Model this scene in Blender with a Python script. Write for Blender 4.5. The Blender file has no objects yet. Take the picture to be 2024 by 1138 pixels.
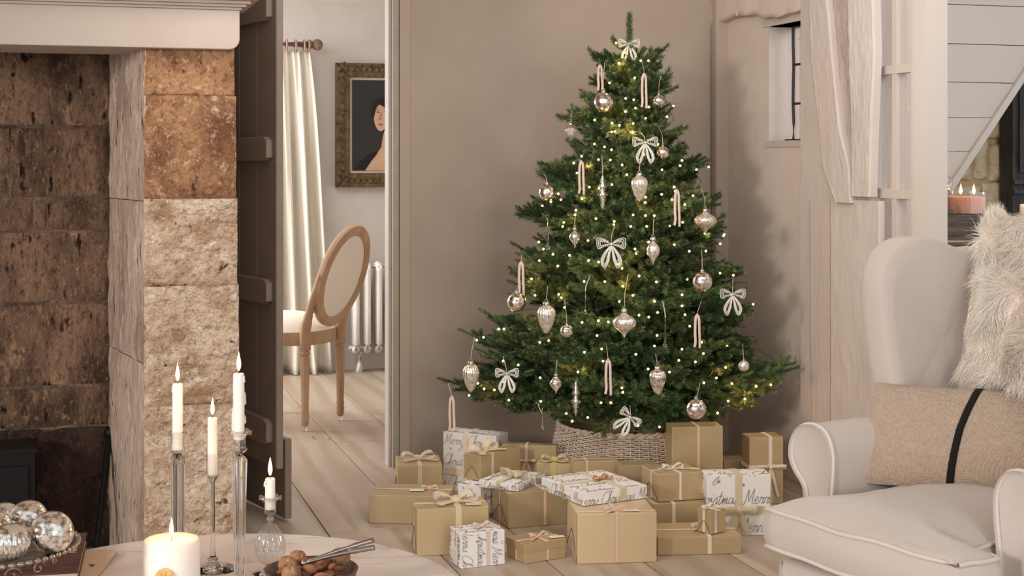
import bpy, bmesh, math, random
from math import sin, cos, pi, sqrt, atan2, radians
from mathutils import Vector as V, Matrix, noise
random.seed(7)
SC = bpy.context.scene
COL = SC.collection

# ------------------------------------------------------------------ camera, world, lights, exposure
F = 2900.0
EYE = 1.25
HOR = 320.0
cam_d = bpy.data.cameras.new('camera'); cam = bpy.data.objects.new('camera', cam_d); COL.objects.link(cam)
cam.location = (0, 0, EYE); cam.rotation_euler = (pi/2, 0, 0)
cam_d.sensor_width = 36; cam_d.lens = 36*F/2024; cam_d.shift_y = -(569-HOR)/2024.0
cam_d.clip_start = .05
SC.camera = cam
SC.view_settings.view_transform = 'Standard'; SC.view_settings.look = 'None'
SC.view_settings.gamma = 1; SC.view_settings.use_curve_mapping = False
SC.view_settings.exposure = 0.0

def lin(c):
    out = []
    for v in c[:3]:
        v = v/255.0
        out.append(v/12.92 if v <= .04045 else ((v+.055)/1.055)**2.4)
    return (*out, 1)

w = bpy.data.worlds.new('world'); SC.world = w; w.use_nodes = True
bg = w.node_tree.nodes['Background']; bg.inputs[0].default_value = lin((240, 246, 250)); bg.inputs[1].default_value = .98

def area(name, loc, target, size, power, col, sy=None):
    d = bpy.data.lights.new(name, 'AREA'); d.energy = power; d.color = lin(col)[:3]
    d.shape = 'RECTANGLE'; d.size = size; d.size_y = sy or size
    o = bpy.data.objects.new(name, d); COL.objects.link(o); o.location = loc
    o.rotation_euler = (V(target)-V(loc)).to_track_quat('-Z', 'Y').to_euler(); return o
area('low_window_light', (-3.3, -.6, 1.95), (.5, 5.2, .6), .5, 125, (255, 243, 232), .6)
area('room_fill', (.3, 4.0, 2.27), (.4, 6.3, .75), 2.6, 36, (249, 250, 248), .9)
area('rear_fill', (1.9, -1.4, 1.6), (.9, 3.6, .85), 1.3, 42, (246, 249, 250), 1.1)  # added fill lamp behind the camera, brightens the armchair and right side
area('dining_window_light', (-3.3, 7.6, 1.5), (-.6, 8.0, .9), 1.3, 80, (248, 250, 252), 1.2)
area('dining_ceiling_bounce', (-1.5, 7.5, 2.12), (-1.2, 7.9, 0), 1.4, 24, (246, 249, 250))
area('stair_hall_light', (2.3, 5.1, 2.3), (2.1, 6.6, 1.3), .8, 20, (250, 246, 255))

def at(px, py, Y): return V(((px-1012)/F*Y, Y, EYE-(py-HOR)/F*Y))
def flo(px, py, z=0.0): return at(px, py, F*(EYE-z)/(py-HOR))
AX = V((.958, .288, 0)).normalized()      # along the back wall
BX = V((-.288, .958, 0)).normalized()     # along the boards, away

# ------------------------------------------------------------------ materials
def M(name, col, rough=.6, metal=0, col2=None, ns=8, lo=.35, hi=.65, bump=0, bs=40, bd=.004, trans=0, ior=1.45,
      alpha=1, sss=0, sheen=0, emis=None, es=0, st=(1, 1, 1), rnd=0, detail=5, col3=None, ns3=3, lo3=.5, hi3=.6, wave=None, spec=.5):
    m = bpy.data.materials.new(name); m.use_nodes = True; nt = m.node_tree; N = nt.nodes; L = nt.links
    p = N['Principled BSDF']
    p.inputs['Base Color'].default_value = lin(col); p.inputs['Roughness'].default_value = rough
    p.inputs['Metallic'].default_value = metal; p.inputs['Transmission Weight'].default_value = trans
    p.inputs['IOR'].default_value = ior; p.inputs['Alpha'].default_value = alpha
    p.inputs['Specular IOR Level'].default_value = spec
    if sss:
        p.inputs['Subsurface Weight'].default_value = sss; p.inputs['Subsurface Radius'].default_value = (1, .6, .35); p.inputs['Subsurface Scale'].default_value = .03
    if sheen: p.inputs['Sheen Weight'].default_value = sheen
    if emis: p.inputs['Emission Color'].default_value = lin(emis); p.inputs['Emission Strength'].default_value = es
    if not (col2 or bump or rnd): return m
    tc = N.new('ShaderNodeTexCoord'); mp = N.new('ShaderNodeMapping'); mp.inputs['Scale'].default_value = st
    src = tc.outputs['Object']
    if rnd:
        oi = N.new('ShaderNodeObjectInfo'); ml = N.new('ShaderNodeMath'); ml.operation = 'MULTIPLY'; ml.inputs[1].default_value = 37
        L.new(oi.outputs['Random'], ml.inputs[0]); va = N.new('ShaderNodeVectorMath'); va.operation = 'ADD'
        L.new(src, va.inputs[0]); L.new(ml.outputs[0], va.inputs[1]); src = va.outputs[0]
    L.new(src, mp.inputs[0])
    out = None
    def mixc(fac, a, b):
        mx = N.new('ShaderNodeMix'); mx.data_type = 'RGBA'
        L.new(fac, mx.inputs[0])
        for i, c in ((6, a), (7, b)):
            if isinstance(c, tuple): mx.inputs[i].default_value = lin(c)
            else: L.new(c, mx.inputs[i])
        return mx.outputs[2]
    def ramp(sc, lo, hi, dt=5, wv=False):
        if wv:
            n = N.new('ShaderNodeTexWave'); n.inputs['Scale'].default_value = sc; n.inputs['Distortion'].default_value = wave[1]; n.inputs['Detail'].default_value = 3
            n.inputs['Detail Scale'].default_value = wave[2]; n.bands_direction = wave[3]
        else:
            n = N.new('ShaderNodeTexNoise'); n.inputs['Scale'].default_value = sc; n.inputs['Detail'].default_value = dt; n.inputs['Roughness'].default_value = .62
        L.new(mp.outputs[0], n.inputs['Vector'])
        r = N.new('ShaderNodeMapRange'); r.inputs[1].default_value = lo; r.inputs[2].default_value = hi
        L.new(n.outputs['Fac'], r.inputs[0]); return r.outputs[0]
    c = col
    if col2: out = c = mixc(ramp(ns, lo, hi, detail), col, col2)
    if wave: out = c = mixc(ramp(wave[0], .35, .9, wv=True), c, wave[4])
    if col3: out = c = mixc(ramp(ns3, lo3, hi3, 6), c, col3)
    if rnd:
        hs = N.new('ShaderNodeHueSaturation'); r = N.new('ShaderNodeMapRange'); r.inputs[3].default_value = 1-rnd; r.inputs[4].default_value = 1+rnd
        L.new(oi.outputs['Random'], r.inputs[0]); L.new(r.outputs[0], hs.inputs['Value'])
        if out is None: hs.inputs['Color'].default_value = lin(col)
        else: L.new(out, hs.inputs['Color'])
        out = hs.outputs[0]
    if out is not None: L.new(out, p.inputs['Base Color'])
    if bump:
        n = N.new('ShaderNodeTexNoise'); n.inputs['Scale'].default_value = bs; n.inputs['Detail'].default_value = 6; L.new(mp.outputs[0], n.inputs['Vector'])
        b = N.new('ShaderNodeBump'); b.inputs['Strength'].default_value = bump; b.inputs['Distance'].default_value = bd
        L.new(n.outputs['Fac'], b.inputs['Height']); L.new(b.outputs[0], p.inputs['Normal'])
    return m

def weave_mat(name, c1, c2, sc, bump=.6):
    m = M(name, c1, .9, col2=c2, ns=sc*1.6, sheen=.3, lo=.3, hi=.7); nt = m.node_tree; N = nt.nodes; L = nt.links
    p = N['Principled BSDF']; tc = N.new('ShaderNodeTexCoord')
    prev = None
    for d in ('X', 'Z', 'Y'):
        wv = N.new('ShaderNodeTexWave'); wv.bands_direction = d; wv.inputs['Scale'].default_value = sc; wv.inputs['Distortion'].default_value = 1.5; wv.inputs['Detail'].default_value = 2
        L.new(tc.outputs['Object'], wv.inputs[0])
        if prev is None: prev = wv.outputs['Fac']
        else:
            a = N.new('ShaderNodeMath'); a.operation = 'ADD'; L.new(prev, a.inputs[0]); L.new(wv.outputs['Fac'], a.inputs[1]); prev = a.outputs[0]
    b = N.new('ShaderNodeBump'); b.inputs['Strength'].default_value = bump; b.inputs['Distance'].default_value = .0015
    L.new(prev, b.inputs['Height']); L.new(b.outputs[0], p.inputs['Normal']); return m

m = {}
m['wall'] = M('taupe_plaster', (188, 171, 156), .95, col2=(181, 163, 148), ns=3, bump=.25, bs=14, bd=.006)
m['wall_r'] = M('pinkish_plaster', (226, 211, 198), .95, col2=(217, 201, 187), ns=4, bump=.5, bs=9, bd=.012)
m['timber_white'] = M('painted_timber', (212, 200, 192), .7, col2=(204, 190, 181), ns=3, st=(1, 1, .5), bump=.6, bs=16, bd=.012)
m['timber_rough'] = M('rough_painted_timber', (192, 177, 168), .8, col2=(180, 164, 154), ns=8, st=(1, 1, .7), bump=1, bs=26, bd=.02)
m['paint_white'] = M('door_paint', (208, 194, 184), .5)
m['panel_white'] = M('panel_paint', (206, 199, 188), .6, rnd=.02)
m['dining_wall'] = M('dining_plaster', (216, 210, 204), .9, col2=(208, 201, 195), ns=3, bump=.2, bs=8, bd=.004)
m['door_brown'] = M('brown_paint', (138, 122, 110), .55, col2=(131, 115, 103), ns=6, bump=.1, bs=60)
m['archi'] = M('architrave_paint', (186, 168, 150), .7)
m['jamb'] = M('jamb_paint', (168, 158, 140), .6, col2=(178, 166, 148), ns=12)
m['mantel'] = M('mantel_plaster', (180, 165, 154), .8, col2=(174, 158, 146), ns=4, bump=.1, bs=10)
m['ceil'] = M('ceiling_paint', (225, 214, 202), .9)
def stone(name, base, dark, light, pit, sc=1.0, streak=(1, 1, 1), rnd=.06, dk=(.42, .6), lt=(.52, .66), pt=(.62, .67), bd=.02, bs=38):
    q = M(name, base, .96, col2=dark, ns=4.5*sc, lo=dk[0], hi=dk[1], bump=1, bs=bs, bd=bd, rnd=rnd, detail=12, st=streak, spec=.2); nt = q.node_tree; N = nt.nodes; L = nt.links
    p = N['Principled BSDF']; cur = p.inputs['Base Color'].links[0].from_socket; mp = [n for n in N if n.type == 'MAPPING'][0]
    def lay(scale, lo, hi, c, rough=.7, off=0):
        global _
        n = N.new('ShaderNodeTexNoise'); n.inputs['Scale'].default_value = scale; n.inputs['Detail'].default_value = 12; n.inputs['Roughness'].default_value = rough
        ad = N.new('ShaderNodeVectorMath'); ad.operation = 'ADD'; ad.inputs[1].default_value = (off, off*2, off*3); L.new(mp.outputs[0], ad.inputs[0]); L.new(ad.outputs[0], n.inputs['Vector'])
        r_ = N.new('ShaderNodeMapRange'); r_.inputs[1].default_value = lo; r_.inputs[2].default_value = hi; L.new(n.outputs['Fac'], r_.inputs[0])
        mx = N.new('ShaderNodeMix'); mx.data_type = 'RGBA'; L.new(r_.outputs[0], mx.inputs[0]); L.new(lay.cur, mx.inputs[6]); mx.inputs[7].default_value = lin(c); lay.cur = mx.outputs[2]
    lay.cur = cur
    lay(11*sc, lt[0], lt[1], light, .75, 3); lay(55, .5, .62, dark, .8, 5); lay(70, .56, .64, light, .8, 9); lay(20*sc, pt[0], pt[1], pit, .6, 13)
    L.new(lay.cur, p.inputs['Base Color']); return q
m['stoneA'] = stone('soot_stone', (126, 99, 80), (62, 46, 38), (166, 134, 106), (30, 23, 20), .8, (1.5, 1, .6), .10, (.4, .62), (.54, .7), (.6, .66), .010)
m['stoneE'] = stone('charred_stone', (66, 48, 42), (34, 25, 22), (96, 70, 58), (22, 17, 16), .8, (1.2, 1, .8), .10, (.4, .62), (.56, .72), (.6, .66), .010)
m['stoneB'] = stone('orange_stone', (170, 128, 94), (112, 74, 52), (208, 182, 156), (78, 52, 38), 1.2, (1, 1, .8), .06, (.42, .6), (.55, .66), (.63, .68), .014, 60)
m['stoneC'] = stone('pale_stone', (208, 184, 160), (164, 130, 102), (230, 212, 194), (96, 76, 62), 1.3, (1, 1, 1), .04, (.45, .62), (.52, .64), (.63, .67), .03, 40)
m['stoneD'] = stone('reveal_stone', (192, 170, 152), (150, 128, 112), (216, 196, 180), (92, 78, 70), 1.2, (1, 1, .35), .03, (.46, .6), (.52, .62), (.62, .66), .014, 30)
m['mortar'] = M('mortar', (166, 142, 120), 1, col2=(120, 98, 82), ns=14, bump=1, bs=50, bd=.02)
m['mortar_dark'] = M('dark_mortar', (124, 102, 86), 1, col2=(52, 40, 34), ns=10, bump=1, bs=50, bd=.02)
m['cream_stone'] = M('cream_stone', (236, 220, 190), .9, col2=(212, 190, 152), ns=12, bump=.8, bs=30, bd=.02, rnd=.05)
m['cream_mortar'] = M('cream_mortar', (206, 176, 132), .95, bump=.6, bs=50)
m['floor'] = M('pale_pine', (186, 171, 154), .45, col2=(168, 149, 130), ns=5, st=(1, .14, 1), rnd=.05, bump=.12, bs=50, wave=(2.6, 9, 1.6, 'X', (168, 146, 126)), col3=(132, 110, 92), ns3=24, lo3=.66, hi3=.72)
m['floor_gap'] = M('floor_gap', (60, 46, 38), .9)
m['black'] = M('black_iron', (22, 20, 20), .5, metal=.6)
m['leading'] = M('leaded_bar', (30, 27, 26), .5)
m['bark'] = M('bark', (104, 72, 50), .9, col2=(70, 48, 34), ns=40, bump=.6, bs=80)
m['needle'] = M('needles', (80, 102, 62), .42, col2=(132, 142, 86), ns=6, rnd=.35, lo=.45, hi=.68, col3=(62, 88, 56), ns3=4)
m['wicker'] = M('wicker', (232, 214, 194), .7, col2=(206, 184, 160), ns=30, rnd=.04)
m['gold'] = M('gold_paper', (203, 180, 140), .34, metal=.35, col2=(195, 170, 131), ns=4, rnd=.07, bump=.15, bs=10, bd=.003)
m['gold_dark'] = M('olive_paper', (182, 160, 124), .42, metal=.25, rnd=.05, bump=.15, bs=10, bd=.003)
m['gold_light'] = M('light_gold_paper', (218, 194, 156), .4, metal=.3, rnd=.04, bump=.15, bs=12, bd=.003)
m['whitepaper'] = M('white_paper', (236, 230, 226), .6, bump=.1, bs=12, bd=.002)
m['ink'] = M('grey_ink', (112, 104, 96), .5)
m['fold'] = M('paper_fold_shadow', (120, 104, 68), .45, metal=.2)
m['satin'] = M('cream_satin', (232, 214, 190), .35, sheen=.4)
m['peach'] = M('peach_satin', (222, 186, 156), .35, sheen=.4)
m['organza'] = M('cream_organza', (236, 218, 180), .5, alpha=.62, sheen=.4)
m['organza_y'] = M('yellow_organza', (220, 200, 128), .45, alpha=.7, sheen=.4)
m['copper'] = M('copper_satin', (196, 140, 92), .3, metal=.3)
m['velvet'] = M('velvet_ribbon', (218, 192, 178), .8, sheen=.6)
m['tag'] = M('white_card', (236, 228, 216), .6)
m['fabric'] = weave_mat('cream_linen', (216, 203, 194), (209, 195, 185), 260, .35)
m['linen'] = weave_mat('oatmeal_linen', (206, 182, 160), (184, 158, 136), 85, .8)
m['piping'] = M('cream_piping', (220, 207, 197), .8, sheen=.2)
m['stripe'] = M('black_wool', (20, 17, 16), .95, bump=.6, bs=300, bd=.002)
m['fur'] = M('cream_fur', (255, 250, 242), .7, col2=(252, 240, 226), ns=6, sheen=.5)
m['oak'] = M('limed_oak', (190, 156, 124), .6, col2=(170, 134, 102), ns=10, st=(1, 1, .25), bump=.15, bs=40)
m['seat'] = M('ivory_upholstery', (230, 220, 204), .9, sheen=.2, bump=.1, bs=200)
m['backcloth'] = M('beige_backcloth', (240, 230, 214), .9)
m['curtain'] = M('ivory_linen_curtain', (232, 224, 210), .9, sheen=.2, bump=.2, bs=120, bd=.002)
m['rod'] = M('weathered_wood', (142, 118, 106), .7, col2=(118, 96, 84), ns=30)
m['rod_pink'] = M('pinkish_ring', (172, 138, 122), .6)
m['radiator'] = M('radiator_paint', (236, 231, 224), .5)
m['frame'] = M('antique_gilt', (124, 104, 72), .5, metal=.3, col2=(88, 70, 50), ns=30, bump=1, bs=55, bd=.02)
m['slip'] = M('frame_slip', (226, 206, 180), .7)
m['canvas_dark'] = M('painting_ground', (40, 38, 38), .6, col2=(50, 47, 46), ns=3)
m['hair'] = M('painted_hair', (22, 17, 16), .6)
m['skin'] = M('painted_skin', (212, 176, 148), .6, col2=(200, 160, 132), ns=8)
m['skin_shadow'] = M('painted_skin_shade', (170, 132, 110), .6)
m['lips'] = M('painted_lips', (168, 88, 80), .6)
m['marble'] = M('marble', (230, 219, 211), .22, col2=(220, 207, 198), ns=4, st=(1, 3, 1), detail=8, col3=(176, 162, 154), ns3=9, lo3=.56, hi3=.74)
m['wax'] = M('wax', (250, 238, 226), .45, sss=.6)
m['wick'] = M('wick', (30, 22, 18), .9)
m['glass'] = M('clear_glass', (252, 250, 248), .02, trans=1, ior=1.38)
m['glass_thin'] = M('blown_glass', (252, 248, 244), .03, trans=1, ior=1.16)
m['glass_thin'] = None
m['orange'] = M('dried_orange', (226, 190, 126), .6, col2=(212, 164, 96), ns=60)
m['silver'] = M('aged_silver', (200, 188, 176), .28, metal=1, col2=(140, 124, 112), ns=30, bump=.5, bs=60)
m['steel'] = M('steel', (160, 150, 142), .3, metal=1)
m['mercury'] = M('mercury_glass', (246, 240, 232), .1, metal=.92, col2=(150, 130, 116), ns=70, lo=.46, hi=.62, bump=.5, bs=70, bd=.003)
m['mercury_l'] = M('silvered_glass', (250, 246, 238), .16, metal=.7, col2=(206, 192, 172), ns=90, lo=.4, hi=.6, bump=.5, bs=120, bd=.002)
m['beads'] = M('glass_beads', (244, 238, 230), .2, metal=.35, bump=1, bs=500, bd=.003)
m['bowl'] = M('brown_stoneware', (108, 80, 66), .4, col2=(86, 62, 52), ns=20)
m['almond'] = M('almond_skin', (160, 104, 74), .6, col2=(122, 74, 52), ns=40, st=(1, 1, .3), rnd=.2, bump=.8, bs=120, bd=.003)
m['walnut'] = M('walnut_shell', (192, 146, 108), .75, col2=(140, 98, 66), ns=90, bump=1, bs=110, bd=.01)
m['book_dark'] = M('dark_book_cover', (92, 58, 50), .5, col2=(60, 36, 32), ns=12, st=(1, 14, 1), lo=.4, hi=.6)
m['book_tan'] = M('tan_book_cover', (200, 172, 148), .6)
m['paper'] = M('book_pages', (216, 200, 178), .9)
m['gilt_ink'] = M('gilt_ink', (214, 186, 150), .4)
m['brown_ink'] = M('brown_ink', (120, 84, 64), .6)
m['grey_oak'] = M('grey_oak', (112, 102, 90), .8, col2=(80, 70, 60), ns=14, st=(.3, 1, 3), bump=.8, bs=30, bd=.01)
m['black_oak'] = M('black_oak', (70, 68, 66), .6, col2=(38, 36, 36), ns=10, st=(3, 3, .5), bump=.8, bs=20, bd=.01)
m['peachwax'] = M('peach_wax', (236, 178, 146), .4, sss=.6)
def pane_mat():
    q = bpy.data.materials.new('window_pane'); q.use_nodes = True; N = q.node_tree.nodes; L = q.node_tree.links; N.remove(N['Principled BSDF'])
    t = N.new('ShaderNodeBsdfTransparent'); g = N.new('ShaderNodeBsdfGlossy'); g.inputs['Roughness'].default_value = .03
    f = N.new('ShaderNodeLayerWeight'); f.inputs['Blend'].default_value = .5; pw = N.new('ShaderNodeMath'); pw.operation = 'POWER'; pw.inputs[1].default_value = 4; ma = N.new('ShaderNodeMath'); ma.operation = 'MULTIPLY_ADD'; ma.inputs[1].default_value = .6; ma.inputs[2].default_value = .04; mx = N.new('ShaderNodeMixShader')
    L.new(f.outputs['Facing'], pw.inputs[0]); L.new(pw.outputs[0], ma.inputs[0]); L.new(ma.outputs[0], mx.inputs[0]); L.new(t.outputs[0], mx.inputs[1]); L.new(g.outputs[0], mx.inputs[2]); L.new(mx.outputs[0], N['Material Output'].inputs[0]); return q
m['pane'] = pane_mat()
def thin_glass():
    q = bpy.data.materials.new('blown_thin_glass'); q.use_nodes = True; N = q.node_tree.nodes; L = q.node_tree.links; N.remove(N['Principled BSDF'])
    t = N.new('ShaderNodeBsdfTransparent'); t.inputs[0].default_value = (.97, .96, .95, 1); g = N.new('ShaderNodeBsdfGlossy'); g.inputs['Roughness'].default_value = .04
    f = N.new('ShaderNodeLayerWeight'); f.inputs['Blend'].default_value = .5; pw = N.new('ShaderNodeMath'); pw.operation = 'POWER'; pw.inputs[1].default_value = 3
    ma = N.new('ShaderNodeMath'); ma.operation = 'MULTIPLY_ADD'; ma.inputs[1].default_value = .8; ma.inputs[2].default_value = .16; mx = N.new('ShaderNodeMixShader')
    L.new(f.outputs['Facing'], pw.inputs[0]); L.new(pw.outputs[0], ma.inputs[0]); L.new(ma.outputs[0], mx.inputs[0]); L.new(t.outputs[0], mx.inputs[1]); L.new(g.outputs[0], mx.inputs[2]); L.new(mx.outputs[0], N['Material Output'].inputs[0]); return q
m['glass_thin'] = thin_glass()
def emit(name, col, s):
    q = bpy.data.materials.new(name); q.use_nodes = True; N = q.node_tree.nodes; L = q.node_tree.links; N.remove(N['Principled BSDF'])
    e = N.new('ShaderNodeEmission'); e.inputs[0].default_value = lin(col); e.inputs[1].default_value = s; L.new(e.outputs[0], N['Material Output'].inputs[0]); return q
m['flame'] = emit('flame', (255, 206, 136), 4)
m['bulb'] = emit('fairy_bulb', (255, 214, 132), 7)

# ------------------------------------------------------------------ mesh helpers
def wm(o): return (wm(o.parent) @ o.matrix_basis) if o.parent else o.matrix_basis.copy()
def tag(o, label=None, cat=None, group=None, kind=None):
    if label: o['label'] = label
    if cat: o['category'] = cat
    if group: o['group'] = group
    if kind: o['kind'] = kind
    return o
def empty(name, loc, rz=0, label=None, cat=None, group=None, kind=None):
    o = bpy.data.objects.new(name, None); COL.objects.link(o); o.location = loc; o.rotation_euler = (0, 0, rz); o.empty_display_size = .05
    return tag(o, label, cat, group, kind)
def frame(d):
    d = V(d).normalized(); up = V((0, 0, 1)) if abs(d.z) < .95 else V((1, 0, 0))
    a = d.cross(up).normalized(); return a, a.cross(d).normalized()

class MB:
    def __init__(s): s.v = []; s.f = []
    def add(s, vs, fs):
        n = len(s.v); s.v += [V(a) for a in vs]; s.f += [tuple(i+n for i in f) for f in fs]; return s
    def box(s, c, sz, R=None, bev=0):
        x, y, z = (a/2 for a in sz); c = V(c)
        if bev:
            bm = bmesh.new(); bmesh.ops.create_cube(bm, size=1)
            for q in bm.verts: q.co = V((q.co.x*sz[0], q.co.y*sz[1], q.co.z*sz[2]))
            bmesh.ops.bevel(bm, geom=bm.edges[:], offset=bev, segments=2, affect='EDGES', profile=.5)
            vs = [q.co.copy() for q in bm.verts]; bm.verts.index_update(); fs = [[q.index for q in f.verts] for f in bm.faces]; bm.free()
        else:
            vs = [V((i, j, k)) for i in (-x, x) for j in (-y, y) for k in (-z, z)]
            fs = [(0, 1, 3, 2), (4, 6, 7, 5), (0, 4, 5, 1), (2, 3, 7, 6), (0, 2, 6, 4), (1, 5, 7, 3)]
        if R is not None: vs = [R @ a for a in vs]
        return s.add([a+c for a in vs], fs)
    def tube(s, pts, r, n=6, cap=True):
        pts = [V(p) for p in pts]; k = len(pts); rs = r if isinstance(r, (list, tuple)) else [r]*k
        vs = []; pa = None
        for i, p in enumerate(pts):
            d = (pts[min(i+1, k-1)]-pts[max(i-1, 0)])
            if d.length < 1e-9: d = V((0, 0, 1))
            d.normalize()
            if pa is None: a, b = frame(d)
            else:
                a = pa-d*pa.dot(d)
                a = a.normalized() if a.length > 1e-6 else frame(d)[0]
                b = d.cross(a).normalized()
            pa = a
            for j in range(n):
                t = 2*pi*j/n; vs.append(p+(a*cos(t)+b*sin(t))*rs[i])
        fs = [(i*n+j, i*n+(j+1) % n, (i+1)*n+(j+1) % n, (i+1)*n+j) for i in range(k-1) for j in range(n)]
        if cap: fs += [tuple(range(n-1, -1, -1)), tuple((k-1)*n+j for j in range(n))]
        return s.add(vs, fs)
    def lathe(s, prof, c=(0, 0, 0), n=32, ribs=0, amp=0, twist=0, wav=None, axis=None):
        c = V(c); vs = []; R = V((0, 0, 1)).rotation_difference(V(axis)).to_matrix() if axis else None
        for i, (r, z) in enumerate(prof):
            for j in range(n):
                t = 2*pi*j/n; rr = r
                if ribs: rr = r*(1+amp*abs(sin(ribs*(t+twist*z)/2))-amp/2)
                zz = z
                if wav and i in wav[0]: zz += wav[2]*sin(wav[1]*t)
                q = V((rr*cos(t), rr*sin(t), zz)); vs.append((R @ q if R else q)+c)
        k = len(prof)
        fs = [(i*n+j, i*n+(j+1) % n, (i+1)*n+(j+1) % n, (i+1)*n+j) for i in range(k-1) for j in range(n)]
        fs += [tuple(range(n-1, -1, -1)), tuple((k-1)*n+j for j in range(n))]
        return s.add(vs, fs)
    def prism(s, out, o, u, v, th, bev=0, seg=2):
        """outline (a,b) in the plane o+a*u+b*v, thickness th along u x v, centred"""
        u = V(u).normalized(); v = V(v).normalized(); w_ = u.cross(v).normalized(); o = V(o); n = len(out)
        bm = bmesh.new()
        A = [bm.verts.new(o+u*a+v*b-w_*th/2) for a, b in out]; B = [bm.verts.new(o+u*a+v*b+w_*th/2) for a, b in out]
        bm.faces.new(list(reversed(A))); bm.faces.new(B)
        for i in range(n): bm.faces.new((A[i], A[(i+1) % n], B[(i+1) % n], B[i]))
        bmesh.ops.recalc_face_normals(bm, faces=bm.faces[:])
        if bev:
            es = [e for e in bm.edges if (e.verts[0] in A) == (e.verts[1] in A)]
            bmesh.ops.bevel(bm, geom=es, offset=bev, segments=seg, affect='EDGES', profile=.5, clamp_overlap=True)
        bmesh.ops.triangulate(bm, faces=[f for f in bm.faces if len(f.verts) > 4])
        bm.verts.index_update(); vs = [q.co.copy() for q in bm.verts]; fs = [[q.index for q in f.verts] for f in bm.faces]; bm.free()
        return s.add(vs, fs)
    def strip(s, pts, side, wd, th=.0006):
        """ribbon through pts, width along side (vector or list), thin but solid"""
        pts = [V(p) for p in pts]; k = len(pts); vs = []
        for i, p in enumerate(pts):
            d = (pts[min(i+1, k-1)]-pts[max(i-1, 0)]).normalized(); sd = V(side[i] if isinstance(side, list) else side)
            sd = (sd-d*sd.dot(d)); sd = sd.normalized() if sd.length > 1e-5 else frame(d)[0]
            ww = wd[i] if isinstance(wd, (list, tuple)) else wd
            nn = d.cross(sd).normalized()*th
            vs += [p-sd*ww/2-nn, p+sd*ww/2-nn, p+sd*ww/2+nn, p-sd*ww/2+nn]
        fs = [(i*4+j, i*4+(j+1) % 4, (i+1)*4+(j+1) % 4, (i+1)*4+j) for i in range(k-1) for j in range(4)]
        fs += [(3, 2, 1, 0), tuple((k-1)*4+j for j in range(4))]
        return s.add(vs, fs)
    def sph(s, c, r, n=16, k=10, sc=(1, 1, 1), ribs=0, amp=0):
        pr = [(max(1e-4, r*sin(pi*i/k)), -r*cos(pi*i/k)) for i in range(k+1)]
        b = MB().lathe(pr, n=n, ribs=ribs, amp=amp); c = V(c)
        return s.add([V((a.x*sc[0], a.y*sc[1], a.z*sc[2]))+c for a in b.v], b.f)
    def grid(s, fn, nu, nv, closed=False):
        vs = [fn(i/nu, j/nv) for i in range(nu+1) for j in range(nv+1)]
        fs = [(i*(nv+1)+j, (i+1)*(nv+1)+j, (i+1)*(nv+1)+j+1, i*(nv+1)+j+1) for i in range(nu) for j in range(nv)]
        return s.add(vs, fs)
    def xf(s, R): s.v = [R @ a for a in s.v]; return s
    def build(s, name, mat, parent=None, world=True, smooth=False, org=None, angle=None):
        vs = s.v
        if parent is not None and world:
            I = wm(parent).inverted(); vs = [I @ a for a in vs]
        loc = V((0, 0, 0))
        if parent is None and world:
            if org is None:
                xs = [a.x for a in vs]; ys = [a.y for a in vs]; zs = [a.z for a in vs]
                org = V(((min(xs)+max(xs))/2, (min(ys)+max(ys))/2, min(zs)))
            loc = V(org); vs = [a-loc for a in vs]
        me = bpy.data.meshes.new(name); me.from_pydata([tuple(a) for a in vs], [], s.f); me.update()
        bm = bmesh.new(); bm.from_mesh(me)
        if len(bm.faces) < 60000: bmesh.ops.recalc_face_normals(bm, faces=bm.faces[:])
        bm.to_mesh(me); bm.free()
        if mat is not None: me.materials.append(mat)
        if smooth:
            me.polygons.foreach_set('use_smooth', [True]*len(me.polygons))
            if angle is not None and hasattr(me, 'set_sharp_from_angle'): me.set_sharp_from_angle(angle=radians(angle))
        o = bpy.data.objects.new(name, me); COL.objects.link(o)
        if parent is not None: o.parent = parent
        o.location = loc
        return o
def cat(pts, n=6, closed=False):
    """Catmull-Rom through points"""
    pts = [V(p) if len(p) == 3 else V((p[0], p[1], 0)) for p in pts]; out = []; k = len(pts)
    for i in range(k if closed else k-1):
        if closed: p0, p1, p2, p3 = (pts[(i+a) % k] for a in (-1, 0, 1, 2))
        else: p0, p1, p2, p3 = pts[max(i-1, 0)], pts[i], pts[i+1], pts[min(i+2, k-1)]
        for j in range(n):
            t = j/n
            out.append(.5*((2*p1)+(p2-p0)*t+(2*p0-5*p1+4*p2-p3)*t*t+(3*p1-p0-3*p2+p3)*t**3))
    if not closed: out.append(pts[-1])
    return out
def copyobj(o, parent=None, **kw):
    c = o.copy(); COL.objects.link(c)
    if parent is not None: c.parent = parent
    for k_, v_ in kw.items(): setattr(c, k_, v_)
    return c
def struct(mb, name, mat, parent=None, **kw):
    o = mb.build(name, mat, parent, **kw)
    if parent is None: o['kind'] = 'structure'
    return o
def wallbox(p0, p1, z0, z1, th, mb=None):
    """box wall whose front face runs p0->p1 (left to right seen from the room), thickness th going behind (left-hand normal)"""
    mb = mb or MB(); p0 = V((p0[0], p0[1], 0)); p1 = V((p1[0], p1[1], 0)); d = (p1-p0); L = d.length; d.normalize(); n = V((-d.y, d.x, 0))
    R = Matrix(((d.x, n.x, 0), (d.y, n.y, 0), (0, 0, 1))).to_3x3()
    c = (p0+p1)/2+n*th/2; mb.box((c.x, c.y, (z0+z1)/2), (L, th, z1-z0), R); return mb

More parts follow.
